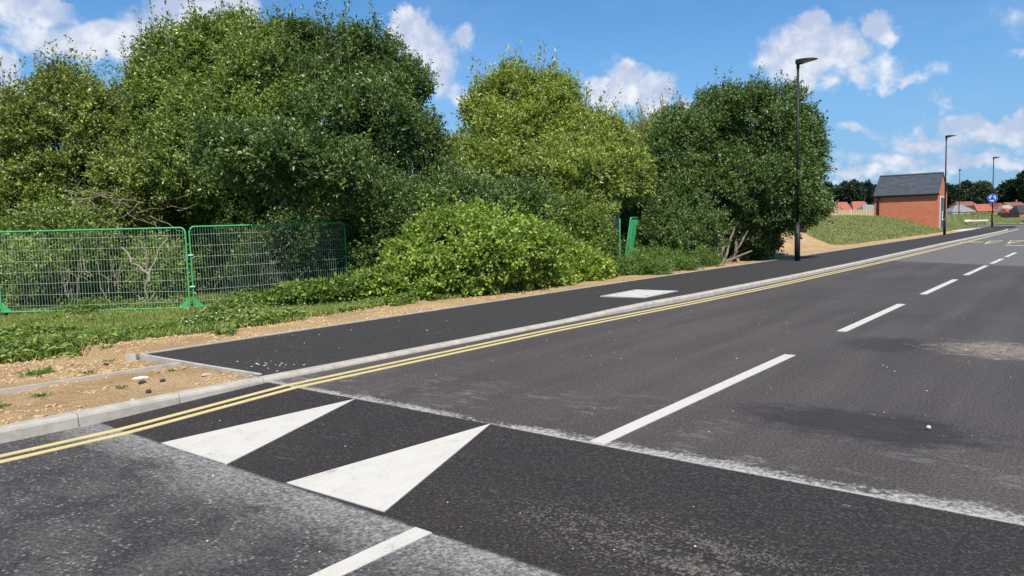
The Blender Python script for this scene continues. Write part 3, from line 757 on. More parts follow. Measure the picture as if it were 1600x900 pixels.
tree('willow_tree', 'pale yellow-green tree right of the sky gap, behind the bramble mound', fl(830, 420, 25)[:2]+(-.1,),
     [lb(800, 245, 26, 1.5, 1.6, 1.8), lb(845, 245, 26, 1.4, 1.5, 1.8), lb(765, 190, 26, .8, .9, 1.1), lb(812, 165, 26, .8, .9, .9), lb(858, 170, 26, .8, .9, .9), lb(780, 285, 25, 1.5, 1.5, 1.6), lb(880, 290, 24.5, 1.5, 1.5, 1.6), lb(755, 330, 24.5, 1.3, 1.3, 1.5)], 5600, L_light, stems=6, spike=90, thresh=.46, twigs=300, zmin=.6, aspect=.38, leaf=.14)
tree('willow_tree', 'pale yellow-green tree just left of the leaning green mesh panel', fl(940, 410, 25)[:2]+(-.1,),
     [lb(920, 262, 26, 1.4, 1.5, 1.6), lb(955, 275, 26, 1.1, 1.2, 1.4), lb(880, 340, 24.2, 1.2, 1.2, 1.3), lb(890, 225, 27, 1.1, 1.2, 1.2)], 3900, L_light, stems=5, spike=55, thresh=.46, twigs=260, zmin=.3, aspect=.38, leaf=.14)
tree('feathery_tree', 'loose feathery tree behind, between the pale tree and the dark one', fl(1040, 400, 32)[:2]+(-.1,),
     [lb(1040, 245, 33, 1.3, 1.3, 1.9), lb(1010, 260, 32, 1.3, 1.3, 2.0), lb(1040, 300, 31, 1.4, 1.4, 2.0)], 3000, L_olive, stems=4, spike=60, thresh=.42, twigs=200, zmin=.3, aspect=.34, leaf=.12)
tree('dark_round_tree', 'dark green rounded tree behind the nearest street lamp, pale stems at its foot', (-11.55, 26.9, -.02),
     [lb(1150, 215, 30.5, 2.1, 2.1, 2.3), lb(1195, 235, 30, 2.0, 2.0, 2.1), lb(1222, 275, 28.9, 1.4, 1.5, 1.6), lb(1100, 270, 30, 1.7, 1.7, 2.2), lb(1150, 300, 28.9, 2.2, 1.8, 1.8), lb(1220, 330, 29, 1.3, 1.3, 1.0), lb(1065, 320, 28.6, 1.3, 1.2, 1.5), lb(1055, 260, 29.6, 1.4, 1.4, 1.7), lb(1035, 345, 29, 1.2, 1.1, 1.2), lb(1180, 345, 28.6, 1.3, 1.1, 1.0), lb(1110, 375, 30.0, 1.6, .9, 1.3), lb(1165, 385, 30.3, 1.3, .9, 1.2), lb(1060, 375, 29.4, 1.0, .9, 1.0)], 11500, L_dark, stems=7, spike=50, thresh=.45, twigs=200, zmin=.15, stemr=.10, spread=.9)
# pale leaning stems at its foot
for o in [c for c in bpy.data.objects if c.name.startswith('dark_round_tree') and c.type == 'EMPTY']:
    b0 = np.array(o.location); L = []
    for p, q in (((1128, 412, 27.6), (1150, 350, 27.8)), ((1132, 410, 27.6), (1118, 340, 28)), ((1140, 412, 27.7), (1168, 360, 27.5)), ((1120, 408, 27.8), (1095, 350, 28.2)), ((1135, 408, 27.5), (1175, 392, 27.2))):
        L.append((wiggle(fl(*p), fl(*q), 8, .10)-b0, np.linspace(.06, .03, 8)))
    a = np.array([fl(*p) for p in ((1183, 357, 28.3), (1197, 348, 28.2), (1210, 337, 28.2), (1221, 323, 28.2), (1229, 310, 28.3), (1236, 300, 28.4))])
    L.append((a-b0, .016)); tubes('stem', L, M_bark, o, 6)

# brambles, shrubs and ground plants
def bush(name, label, lobes, shoots, mat, cat='shrub', group=None, **kw):
    lob = np.array(lobes); base = np.array([lob[:, 0].mean(), lob[:, 1].mean(), -.05])
    t = empty(name, tuple(base), 0, label, cat, group); o, P, ax, Ls = foliage('leaves', lobes, shoots, mat, t, origin=base, **kw)
    lines = []
    for i in rng.choice(len(P), min(60, len(P)), replace=False):
        b0 = base+np.array([rng.uniform(-.5, .5), rng.uniform(-.5, .5), 0]); lines.append((wiggle(b0, P[i], 6, .15, -.15)-base, np.linspace(.012, .004, 6)))
    tubes('stems', lines, M_twig, t, 4); return t
bush('bramble_mound', 'bright yellow-green bramble mound spilling towards the footpath',
     [lb(745, 422, 18.4, 1.5, 1.6, 1.05), lb(685, 428, 17.8, 1.1, 1.2, .80), lb(820, 426, 20.0, 1.3, 1.5, .85), lb(890, 428, 21.5, .9, 1.0, .62), lb(640, 452, 17.4, .7, .8, .45), lb(725, 385, 19.4, 1.1, 1.2, .68), lb(795, 395, 20.2, 1.0, 1.0, .65), lb(855, 410, 21.4, .8, .9, .62)],
     8500, L_bram, slen=(.2, .55), per=22, leaf=.095, aspect=.70, upb=.35, thresh=.43, cl=1.8, zmin=-.1, spike=60, inner=.2, sub=5)
bush('shrub', 'mid-green shrub on top of and behind the bramble mound', [lb(700, 335, 20.6, 1.3, 1.3, .95), lb(650, 375, 20, 1.2, 1.2, 1.3), lb(770, 345, 21.4, 1.4, 1.4, .9)], 2400, L_dark, leaf=.085, thresh=.4, spike=30)
bush('shrub', 'dark shrub under the trees beside the right post of the shaded fence panel', [lb(590, 400, 20.5, 1.1, 1.1, 1.2), lb(560, 420, 21.5, 1.0, 1.0, 1.3)], 1500, L_dark, leaf=.085, thresh=.4)
bush('shrub', 'green shrub right of the bramble mound, left of the leaning mesh panel', [lb(905, 400, 22.8, .85, .9, 1.0), lb(885, 380, 23.2, 1.0, 1.0, 1.3)], 1500, L_shade, leaf=.09, thresh=.4)
bush('shrub', 'leafy shrub between the leaning mesh panel and the dark round tree', [lb(975, 345, 28, 1.0, 1.0, 1.2), lb(975, 375, 27.5, 1.0, 1.0, 1.2), lb(1040, 380, 26.2, .95, 1.0, 1.1), lb(1075, 370, 27.5, 1.1, 1.1, 1.3)], 1900, L_dark, leaf=.09, thresh=.4)
bush('fern_patch', 'low ferny plants at the foot of the leaning mesh panel', [lb(985, 425, 22.9, .9, .9, .28), lb(1030, 418, 24.6, 1.1, .9, .36), lb(1075, 410, 26.3, .9, .8, .34)], 1000, L_fern, cat='plants', slen=(.2, .5), per=26, leaf=.10, aspect=.25, upb=.5, thresh=.33, zmin=-.1, spike=20, droop=.4)
# growth behind and through the fence
bush('undergrowth', 'shaded leafy undergrowth behind the sunlit fence panel', [lb(60, 400, 21, 1.6, 1.0, 1.5), lb(150, 420, 21.5, 1.6, 1.0, 1.2), lb(30, 440, 19.5, 1.2, .8, .9), lb(200, 380, 22.5, 1.6, 1.0, 1.7), lb(120, 400, 20.3, 1.2, .7, 1.0), lb(255, 430, 20.5, .9, .6, .8)], 3600, L_mid, cat='shrub', leaf=.085, thresh=.46, per=18, zmin=-.1)
bush('undergrowth', 'dark leafy undergrowth behind the shaded fence panel', [lb(340, 400, 22.5, 1.6, 1.0, 1.6), lb(430, 390, 23, 1.6, 1.0, 1.6), lb(510, 400, 22.5, 1.3, .9, 1.5)], 2000, L_dark, cat='shrub', leaf=.085, thresh=.48, per=16, zmin=-.1)
bush('low_bramble', 'low bright bramble in front of the shaded fence panel', [lb(470, 468, 17.2, .9, .5, .12), lb(530, 462, 17.2, .8, .6, .16), lb(568, 455, 17.5, .6, .6, .24)], 1000, L_shade, slen=(.2, .4), per=20, leaf=.10, aspect=.7, upb=.35, thresh=.36, zmin=-.15, inner=.2)
# bare tangled stems behind the fence
def tangle(name, label, items, r0=.022):
    b0 = np.array(fl(*items[0][0]))*np.array([1, 1, 0]); t = empty(name, tuple(b0), 0, label, 'dead stems'); L = []
    for p, q in items:
        c = wiggle(fl(*p), fl(*q), 9, .22); L.append((c-b0, np.linspace(r0, r0*.35, 9)))
    tubes('stem', L, M_twig, t, 5)
dead = [((228, 478, 18.6), (232, 428, 18.6)), ((232, 428, 18.6), (205, 410, 18.7)), ((232, 430, 18.6), (250, 385, 18.8)), ((205, 410, 18.7), (190, 385, 18.9)), ((232, 440, 18.6), (222, 380, 18.5)), ((228, 475, 18.6), (243, 455, 18.6)), ((228, 475, 18.6), (214, 462, 18.6)), ((250, 388, 18.8), (262, 372, 18.9))]
tangle('bare_sapling', 'bare forked pale sapling behind the sunlit fence panel, near its right end', dead, .035)
for lab, (xa, xb), n in (('pale bare stems tangled behind the middle of the sunlit fence panel', (60, 200), 46), ('pale bare stems tangled behind the left end of the sunlit fence panel', (-10, 70), 24), ('few broken pale stems behind the shaded fence panel', (320, 520), 16), ('arching bare stems above the top rail of the sunlit fence panel', (100, 280), 0)):
    its = []
    for i in range(n):
        x = rng.uniform(xa, xb); dx = rng.normal()*28; d = rng.uniform(18.6, 21); its.append(((x, rng.uniform(430, 480), d), (x+dx, rng.uniform(360, 425), d+rng.uniform(-.4, .6))))
    if n == 0:
        for i in range(44):
            x = rng.uniform(xa, xb); d = rng.uniform(19.5, 21.2); y = rng.uniform(290, 350); its.append(((x, y, d), (x+rng.normal()*40, y+rng.uniform(-15, 35), d+rng.uniform(-.8, .2))))
    tangle('dead_bramble', lab, its, .011)

# grass, weeds and flowers: uncountable cover
def blades(name, pts, mat, h=(.08, .22), w=.012, lean=.5, broad=1.0):
    n = len(pts); x, y = pts[:, 0], pts[:, 1]; z = ground_z(x, y)-.01; P = np.stack([x, y, z], -1)
    D = np.array([0, 0, 1.])+rand_dir(n)*lean; D[:, 2] = np.abs(D[:, 2])+.15; hh = rng.uniform(h[0], h[1], n); Nn = rand_dir(n)+np.array([.5, -.6, .4])
    v, f = leaf_mesh(P, D, Nn, hh, np.full(n, w)*rng.uniform(.6, 1.4, n)*broad, .1)
    return v, f, rng.random(n)
def cover(name, sets, mat, label, cat='grass'):
    vs, fs, rs, b = [], [], [], 0
    for v, f, r in sets: vs.append(v); fs.append(f+b); rs.append(np.repeat(r, 2)); b += len(v)
    o = mesh_np(name, np.concatenate(vs), np.concatenate(fs), mat, None, False, {'rnd': ('FACE', np.concatenate(rs))}); tag(o, label, cat, kind='stuff')
    return o
def scatter(n, x0, x1, y0, y1, f=None):
    p = np.stack([rng.uniform(x0, x1, n), rng.uniform(y0, y1, n)], -1)
    return p[f(p)] if f is not None else p
vergef = lambda p: (grass_edge(p[:, 1])-p[:, 0]+(fbm(p, 1.3, 2)-.5)*1.1+rng.normal(size=len(p))*.08 > 0)
v1 = scatter(150000, -19.5, -11, 1.5, 14.5, vergef); v2 = scatter(26000, -13.2, -10.7, 13, 31, vergef)
cover('grass', [blades('a', v1, L_grass, (.05, .17), .017, .7), blades('b', v2, L_grass, (.05, .16), .018, .6)], L_grass, 'green grass verge between the bare soil and the mesh fence')
wd = scatter(90000, -19.5, -11.2, 2, 15, lambda p: vergef(p) & (fbm(p, .8, 3) > .44))
def weed_leaves(p, s=(.05, .12), zr=.22):
    n = len(p); z = ground_z(p[:, 0], p[:, 1]); top = zr*np.clip(fbm(p, .8, 3)*2.2-.75, .1, 1)
    P = np.stack([p[:, 0], p[:, 1], z+top*rng.random(n)**.6], -1); D = rand_dir(n)*np.array([1, 1, .35]); Nn = np.array([0, 0, 1.])+rand_dir(n)*.6
    L_ = rng.uniform(s[0], s[1], n); v, f = leaf_mesh(P, D, Nn, L_, L_*.6, .2); return v, f, rng.random(n)
fe = scatter(26000, -19.5, -14.2, 3, 14, lambda p: (np.abs((p[:, 0]+19.85)*(3.0)-(p[:, 1]-5.88)*3.47)/4.6 < .55+.35*rng.random(len(p))))
cover('weeds', [weed_leaves(wd), weed_leaves(fe, zr=.5)], L_shade, 'low broad-leaved weeds growing through the verge grass', 'weeds')
gb = scatter(7000, -12.4, -11.0, 1.6, 28, lambda p: np.abs(grass_edge(p[:, 1])-p[:, 0]) < .4*rng.random(len(p)))
dz = scatter(900, -17, -11.4, 2.5, 10, lambda p: vergef(p) & (fbm(p, .9, 2) > .52))
n = len(dz); P = np.stack([dz[:, 0], dz[:, 1], ground_z(dz[:, 0], dz[:, 1])+rng.uniform(.10, .22, n)], -1)
v, f = leaf_mesh(P, rand_dir(n)*np.array([1, 1, .2]), np.tile([0, 0, 1.], (n, 1)), np.full(n, .035), np.full(n, .035), 0)
cover('clover_flowers', [(v, f, rng.random(n))], M_daisy, 'tiny white flowers dotted through the verge grass', 'flowers')
mf = lambda p: (grass_mask(p[:, 0], p[:, 1])+(fbm(p, .5, 3)-.5)*1.0 > .5)
m1 = scatter(150000, -24, -10.3, 36, 79.4, mf)
cover('meadow_grass', [blades('a', m1, L_dry, (.07, .20), .040, .6)], L_dry, 'rough flowering grass on the mound before the brick hut', 'grass')
m2 = scatter(45000, -40, -3, 110, 165, lambda p: (p[:, 1]+.9*p[:, 0] > 111.0) & ((p[:, 0]+17)**2+(p[:, 1]-125.3)**2 > 4))
cover('bank_grass', [blades('a', m2, L_dry, (.2, .55), .12, .5)], L_dry, 'dry olive grass on the bank beyond the junction', 'grass')
v9 = scatter(6000, 1.9, 5, 0, 30)
cover('verge_grass', [blades('a', v9, L_grass, (.05, .15), .016, .6)], L_grass, 'short grass on the verge right of the road')

# soil crumbs and pebbles
def crumbs(name, pts, size, mat, label, zf=ground_z, cat='stones', flat=.6):
    ico = bmesh.new(); bmesh.ops.create_icosphere(ico, subdivisions=1, radius=1); bv = np.array([v.co[:] for v in ico.verts]); bf = np.array([[v.index for v in f.verts] for f in ico.faces]); ico.free()
    n = len(pts); s = rng.uniform(.3, 1, n)**2*size+size*.15; sc = np.stack([s*rng.uniform(.7, 1.3, n), s*rng.uniform(.7, 1.3, n), s*flat*rng.uniform(.7, 1.2, n)], -1)
    a = rng.uniform(0, 6.28, n); ca, sa = np.cos(a), np.sin(a); j = bv[None]*(1+rng.uniform(-.22, .22, (n, len(bv), 1))); q = j*sc[:, None, :]
    x = q[..., 0]*ca[:, None]-q[..., 1]*sa[:, None]+pts[:, 0:1]; y = q[..., 0]*sa[:, None]+q[..., 1]*ca[:, None]+pts[:, 1:2]; z = q[..., 2]+(zf(pts[:, 0], pts[:, 1])+sc[:, 2]*.3)[:, None]
    v = np.stack([x, y, z], -1).reshape(-1, 3); f = (bf[None]+(np.arange(n)*len(bv))[:, None, None]).reshape(-1, 3)
    o = mesh_np(name, v, f, mat); return tag(o, label, cat, kind='stuff')
def m_crumb(g, b):
    r = g.voro(g.pos(), 14, out=1); n = g.noise(g.pos(), 12, 3)
    g.put(b.inputs['Base Color'], g.mix(n, (.37,.245,.125), (.53,.375,.215))); b.inputs['Roughness'].default_value = .95
M_crumb = material('soil_crumb', m_crumb)
soilf = lambda p: (p[:, 0] > grass_edge(p[:, 1])-.1) & (p[:, 0] < np.where(p[:, 1] > 4.5, edge_x(p[:, 1])-.07, kerb_back(p[:, 1])-.04))
s1 = scatter(16000, -12.6, -7.2, 1.4, 14, lambda p: soilf(p) & (fbm(p, 1.6, 2) > .46)); crumbs('soil_crumbs', s1, .026, M_crumb, 'crumbs of dry tan soil on the bare ground', cat='soil')
s2 = scatter(380, -12.4, -7.2, 1.4, 20, soilf); crumbs('pebbles', s2, .022, M_stone, 'pale pebbles scattered over the bare soil')
s3 = scatter(260, -7.0, 1.0, 2.0, 14); crumbs('road_grit', s3, .008, M_stone, 'specks of pale grit on the asphalt', zf=lambda x, y: np.array([road_z(0, q) for q in y])+.0)
s4 = np.stack([rng.normal(-7.75, .22, 34), rng.normal(4.98, .10, 34)], -1); s4 = s4[(s4[:, 1] > 4.6) & (s4[:, 0] < -7.25)]; s5 = scatter(60, -9.8, -7.2, 5, 26)
crumbs('mortar_specks', np.concatenate([s4, s5]), .013, M_trim, 'white specks of mortar on the black footpath', zf=lambda x, y: np.interp(y, [4, 11, 12.5], [.043, .042, .066]), cat='mortar', flat=.25)
def lump(name, loc, s, mat, label, cat, sc=(1, .8, .6)):
    b = bmesh.new(); bmesh.ops.create_icosphere(b, subdivisions=2, radius=s)
    for v in b.verts: v.co *= 1+.25*(float(vnoise(np.array(v.co[:])+np.array(loc), 25))-.5)*2; v.co = Vector((v.co.x*sc[0], v.co.y*sc[1], v.co.z*sc[2]))
    me = bpy.data.meshes.new(name); b.to_mesh(me); b.free(); me.materials.append(mat); o = bpy.data.objects.new(name, me); COL.objects.link(o); o.location = loc; o.rotation_euler = (0, 0, random.uniform(0, 6)); tag(o, label, cat); return o
lump('stone', (-1.0, 6.16, .02), .017, M_stone, 'single small pale stone on the dark stain in the right lane', 'stone', (1, .8, .8))
gz = lambda x, y: float(ground_z(x, y))
lump('flat_stone', (-8.28, 3.72, gz(-8.28, 3.72)+.012), .075, M_trim, 'flat white stone on the soil between the thin edging and the kerb', 'stone', (1.2, .5, .25))
lump('flat_stone', (-7.86, 4.26, gz(-7.86, 4.26)+.012), .055, M_stone, 'flat pale stone on the soil close to the corner of the footpath', 'stone', (1.2, .5, .25))
for i, (x, y, lab) in enumerate(((-7.93, 3.80, 'lump of black asphalt on the soil by the kerb, right one of a close pair'), (-8.02, 3.62, 'lump of black asphalt on the soil by the kerb, left one of a close pair'), (-7.52, 3.45, 'lump of black asphalt lying nearest the back of the kerb'), (-10.12, 4.12, 'lump of black asphalt on the soil just outside the footpath corner'), (-10.6, 3.9, 'lump of black asphalt on the soil farthest left of the footpath corner'))):
    lump('asphalt_lump', (x, y, gz(x, y)+.01), .036, M_clod, lab, 'asphalt lump', (1.2, .8, .7))['group'] = 'lumps of black asphalt on the soil'
# small weeds rooted in the bare soil
def weed(x, y, s, label):
    z = gz(x, y); t = empty('soil_weed', (x, y, z), 0, label, 'weed', 'small weeds in the bare soil')
    n = int(60*s+20); a = rng.uniform(0, 6.28, n); el = rng.uniform(.1, .9, n); D = np.stack([np.cos(a)*np.cos(el), np.sin(a)*np.cos(el), np.sin(el)], -1)
    P = D*np.array([1.3, 1.3, .5])*(rng.random(n)*.10*s)[:, None]; L_ = rng.uniform(.03, .085, n)*s; v, f = leaf_mesh(P, D, np.array([0, 0, 1.])+rand_dir(n)*.7, L_, L_*.32, .2)
    mesh_np('leaves', v, f, L_fern, t, False, {'rnd': ('FACE', np.repeat(rng.random(n), 2))})
weed(-10.75, 6.15, 1.5, 'largest small weed on the soil strip beside the footpath, just right of its corner')
for x, y, s, lab in ((-10.2, 3.35, 1.8, 'spreading weed on the soil at the left, above the thin edging'), (-10.35, 4.25, 1.0, 'little weed above the end of the footpath edging'), (-9.35, 3.6, 1.0, 'small weed touching the far side of the thin edging'), (-8.3, 2.75, 1.0, 'small weed on the soil below the thin edging at the left'), (-8.45, 4.2, 1.0, 'thin weed on the soil inside the corner below the footpath'), (-8.2, 2.3, 1.3, 'weed on the soil by the left edge of the photo, near the kerb'), (-7.9, 3.35, .8, 'tiny weed on the soil close to the kerb'), (-11.2, 4.6, 1.1, 'little weed near the grass edge left of the footpath corner')):
    weed(x, y, s*.72, lab)

# ------------------------------------------------------------------ brick hut
hut = empty('brick_hut', (-12.5, 79.7, 0), 0, 'small red brick hut with a grey slate roof and a grey door beside the path', 'brick building')
Wd, Dp, EH, RH = 5.55, 4.9, 3.62, 5.50
for yy in (.11, Dp-.11): w1 = MB(); w1.box((-Wd/2, yy, EH/2-.1), (Wd, .22, EH+.2)); w1.build('wall', M_brickx, hut)
def gable(x0, x1, name):
    m = MB(); P = [(.222, -.2), (Dp-.222, -.2), (Dp-.222, EH-.02), (Dp/2, RH-.20), (.222, EH-.02)]
    A = [m.bm.verts.new((x0, a, b)) for a, b in P]; B = [m.bm.verts.new((x1, a, b)) for a, b in P]
    m.bm.faces.new(A[::-1]); m.bm.faces.new(B)
    for i in range(5): m.bm.faces.new((A[i], A[(i+1) % 5], B[(i+1) % 5], B[i]))
    return m.build(name, M_bricky, hut)
gable(-.22, .0, 'gable_wall'); gable(-Wd, -Wd+.22, 'gable_wall')
m = MB(); m.box((-Wd/2, -.012, EH-.30), (Wd-.02, .03, .22)); m.build('brick_band', M_brickx, hut)
sl = math.atan2(RH-EH, Dp/2)
for s in (-1, 1):
    m = MB(); L = math.hypot(RH-EH, Dp/2)+.30; m.box((0, 0, 0), (Wd+.10, .09, L)); o = m.build('roof_slope', M_slate, hut)
    cy = Dp/2+s*(Dp/4+.10); cz = (RH+EH)/2+.02-.06
    o.location = (-Wd/2, cy, cz); o.rotation_euler = (s*(math.pi/2-sl), 0, 0)
m = MB(); m.cone((-Wd-.05, Dp/2, RH+.08), (.05, Dp/2, RH+.08), .10, .10, 8); m.build('ridge_tiles', M_slate, hut)
m = MB(); m.box((-Wd/2, -.17, EH-.11), (Wd+.24, .05, .17)); m.box((-Wd/2, -.245, EH-.08), (Wd+.3, .11, .09), bevel=.02); m.build('gutter', M_black, hut)
m = MB(); m.cone((-Wd+.42, -.10, .0), (-Wd+.42, -.10, EH-.2), .085, .085, 10); m.cone((-Wd+.42, -.10, EH-.22), (-Wd+.42, -.24, EH-.10), .05, .05, 10); m.build('downpipe', M_black, hut)
dr = MB(); dr.box((.012, 2.15, 1.62), (.05, 2.3, 3.2), bevel=.01); dro = dr.build('door', M_door, hut)
m = MB(); m.box((.045, 2.15, 1.62), (.02, .03, 3.1)); m.build('door_seam', M_black, dro)
m = MB(); m.box((.07, 1.95, 1.55), (.05, .05, .8), bevel=.01); m.box((.09, 2.0, 1.1), (.08, .25, .16), bevel=.02); m.build('handle', M_trim, dro)
m = MB(); m.box((.035, .95, 1.66), (.05, .10, 3.30)); m.box((.035, 3.36, 1.66), (.05, .10, 3.30)); m.box((.035, 2.155, 3.27), (.052, 2.4, .10)); m.build('door_frame', M_trim, hut)
m = MB(); m.box((-Wd/2, -.06, -.02), (Wd, .12, .16)); m.build('plinth', M_slab, hut)

# ------------------------------------------------------------------ far houses
def house(label, px0, px1, yr, ye, depth, roof, wall, hip=.0, gable_front=False, deep=7.0, name='house', win=2, rz=None, chim=False):
    a = far_at(px0, ye, depth); b = far_at(px1, ye, depth); c = far_at((px0+px1)/2, yr, depth)
    Wd = (b-a).length; ez = (a.z+b.z)/2; rz_ = math.atan2((b-a).y, (b-a).x); h = c.z-ez; base_z = min(-1.0, ez-3.2)
    t = empty(name, ((a.x+b.x)/2, (a.y+b.y)/2, base_z), rz_, label, 'house'); E = ez-base_z; Rr = E+h
    m = MB(); m.box((0, deep/2, E/2), (Wd*.93, deep, E)); m.build('wall', wall, t)
    m = MB(); w = Wd/2; o = .25; D0, D1 = -.3, deep+.3
    if gable_front: # ridge runs away from the viewer
        P = [(-w, D0, E), (w, D0, E), (0, D0, Rr), (-w, D1, E), (w, D1, E), (0, D1, Rr)]; Fc = [(0, 1, 2), (3, 5, 4), (0, 2, 5, 3), (1, 4, 5, 2), (0, 3, 4, 1)]
    else:
        k = hip*w; P = [(-w, D0, E), (w, D0, E), (w, D1, E), (-w, D1, E), (-w+k, deep/2, Rr), (w-k, deep/2, Rr)]; Fc = [(0, 1, 5, 4), (1, 2, 5), (2, 3, 4, 5), (3, 0, 4), (0, 3, 2, 1)]
    vv = [m.bm.verts.new(p) for p in P]
    for f in Fc: m.bm.faces.new([vv[i] for i in f])
    ro = m.build('roof', roof, t)
    if gable_front:
        m = MB(); m.face([(-w*.93, -.32, E-.02), (w*.93, -.32, E-.02), (0, -.32, Rr-.4)]); m.build('gable', wall, t)
    if chim: m = MB(); m.box((w*.4, deep/2, Rr+.3), (.6, .6, 1.4)); m.build('chimney', M_hbrick, ro)
    for i in range(win):
        x = (i+.5-win/2)*Wd*.45; m = MB(); m.box((x, -.02, E-1.2), (1.2, .08, 1.2)); wi = m.build('window', M_trim, t)
        m = MB(); m.box((x, -.07, E-1.2), (1.0, .04, 1.0)); m.build('pane', M_winglass, wi)
house('brown brick house partly hidden by the leaves of the dark round tree', 1262, 1282, 321, 328, 290, M_rbrown, M_hbrick)
house('grey-roofed pale house, leftmost of the roofs beside the dark round tree', 1280, 1307, 316.5, 328, 280, M_rgrey, M_render, hip=.3)
house('red-roofed house next to the grey-roofed one, left of the brick hut', 1307.5, 1332, 315.3, 328.5, 285, M_rred, M_hbrick, hip=.22)
house('red-roofed house nearest the left side of the brick hut', 1333, 1362, 314.3, 328.5, 285, M_rred, M_hbrick, hip=.30)
house('low grey-roofed house touching the left side of the brick hut in view', 1349, 1376, 319.5, 328.5, 270, M_rgrey, M_render, hip=.4)
house('pale grey hip-roofed house right behind the farthest lamp', 1487, 1526, 319.5, 331, 270, M_rgrey, M_render, hip=.75)
house('dark brown roofed house above the pale grey hipped one', 1497, 1530, 314.5, 322, 300, M_rbrown, M_hbrick, hip=.2)
house('red-roofed house left of the blue round sign', 1527, 1556, 318.5, 330, 275, M_rred, M_hbrick, hip=.25)
house('red-roofed house just right of the lamp with the blue sign', 1553, 1573, 317, 330, 285, M_rred, M_hbrick, gable_front=True)
house('weathered tan-roofed house right of the blue sign', 1568, 1594, 320, 331, 272, M_rtan, M_render, hip=.6)
house('brown-roofed house behind the tan one near the right edge', 1574, 1606, 315.5, 322, 305, M_rbrown, M_hbrick, hip=.15, chim=True)
house('small red roof low down near the right edge', 1576, 1598, 325, 332.5, 255, M_rred, M_hbrick, hip=.3)
house('dark-roofed house cut by the right edge', 1592, 1625, 320, 333, 250, M_rdark, M_hbrick, hip=.4)
house('small white site cabin beside the dark round tree', 1256, 1272, 328.0, 329.5, 200, M_trim, M_trim, hip=.0, name='site_cabin', win=1, deep=3)
# timber hoarding in front of the left houses
a = far_at(1282, 327.5, 150); b = far_at(1376, 326.5, 150); rz_ = math.atan2((b-a).y, (b-a).x); Lh = (b-a).length
hd = empty('timber_fence', (a.x, a.y, 0), rz_, 'long pale timber fence between the mound and the red-roofed houses', 'fence')
m = MB(); zt = min(a.z, b.z)
for i in range(int(Lh/.5)): m.box((i*.5+.25, 0, zt/2), (.46, .05, zt-random.random()*.12))
m.build('boards', M_timber, hd)
for i in range(5): m = MB(); m.box((i*Lh/4, -.1, zt/2+.1), (.14, .14, zt+.2)); m.build('post', M_render, hd)

# far trees
def far_tree(label, px, yt, w_px, depth, mat=L_far, n=900, leaf=1.0, low=.25, kind='far_tree', yb=333, trunk=True):
    c = far_at(px, (yt+yb)/2, depth); top = far_at(px, yt, depth).z; W_ = w_px/1160*depth/2; H_ = top+3
    lo = []
    for i in range(7):
        a = rng.uniform(0, 6.28); rr = rng.random()*.55*W_; zz = rng.uniform(.42, .74)*top; r_ = W_*rng.uniform(.42, .62)
        lo.append((c.x+math.cos(a)*rr, c.y+math.sin(a)*rr, zz, r_, r_, min(top-zz, r_*1.1)))
    lo.append((c.x, c.y, top*.62, W_*.8, W_*.8, top*.36))
    base = np.array([c.x, c.y, 0.]); t = empty(kind, tuple(base), 0, label, 'tree', 'far trees along the horizon')
    foliage('crown', lo, n, mat, t, leaf=leaf, per=16, slen=(.8, 2.2), thresh=.38, cl=.12, aspect=.8, origin=base, inner=.3)
    m = MB(); m.cone((0, 0, -1), (0, 0, top*.7), .5, .2, 8); m.build('trunk', M_bark, t)
for args in (('dark far tree seen through the right fringe of the dark round tree', 1268, 290, 46, 330), ('dark far tree between the fringe of leaves and the round-topped oak', 1296, 293, 34, 330),
             ('round-topped far oak above the first red roof', 1325, 283, 42, 320), ('flat-topped dark far tree above the second red roof', 1352, 291, 36, 340), ('dark far tree touching the left side of the brick hut', 1378, 290, 36, 345),
             ('dark far tree immediately right of the brick hut lamp', 1482, 289, 34, 330), ('taller dark far tree behind the farthest lamp', 1506, 286, 34, 335),
             ('low dark far tree in the dip left of the blue sign', 1548, 304, 26, 345), ('dark far tree right of the blue sign', 1572, 286, 38, 330), ('dark far tree second from the right edge', 1594, 280, 34, 330), ('tallest far tree, cut by the right edge', 1612, 262, 40, 320),
             ('low dark far tree peeping under the round-topped oak', 1312, 305, 40, 350), ('low dark far tree behind the brown roof left of the sign', 1532, 306, 40, 352), ('low dark far tree behind the brown roof near the right edge', 1585, 300, 40, 352)):
    far_tree(*args)
far_tree('paler grey-green far tree left of the lamp with the blue sign', 1530, 289, 34, 325, L_farpale)

# ------------------------------------------------------------------ sky, sun, camera
SUN_EL, SUN_DIR = rad(55), Vector((math.sin(rad(46)), -math.cos(rad(46)), 0))
sd = Vector((SUN_DIR.x*math.cos(SUN_EL), SUN_DIR.y*math.cos(SUN_EL), math.sin(SUN_EL)))
sun = bpy.data.lights.new('sun', 'SUN'); sun.energy = 4.8; sun.angle = rad(.5); sun.color = (1, .925, .80)
so = bpy.data.objects.new('sun', sun); COL.objects.link(so); so.rotation_euler = (-sd).to_track_quat('-Z', 'Y').to_euler()
W = bpy.data.worlds.new('World'); SC.world = W; W.use_nodes = True; g = Gr(W.node_tree); bg = g.N['Background']
sky = g.N.new('ShaderNodeTexSky'); sky.sky_type = 'NISHITA'; sky.sun_disc = False; sky.sun_elevation = SUN_EL
sky.sun_rotation = math.atan2(sd.x, sd.y); sky.air_density = 1.0; sky.dust_density = .6; sky.ozone_density = 2.5; sky.altitude = 0
tc = g.N.new('ShaderNodeTexCoord'); D = V(g, tc.outputs['Generated'])
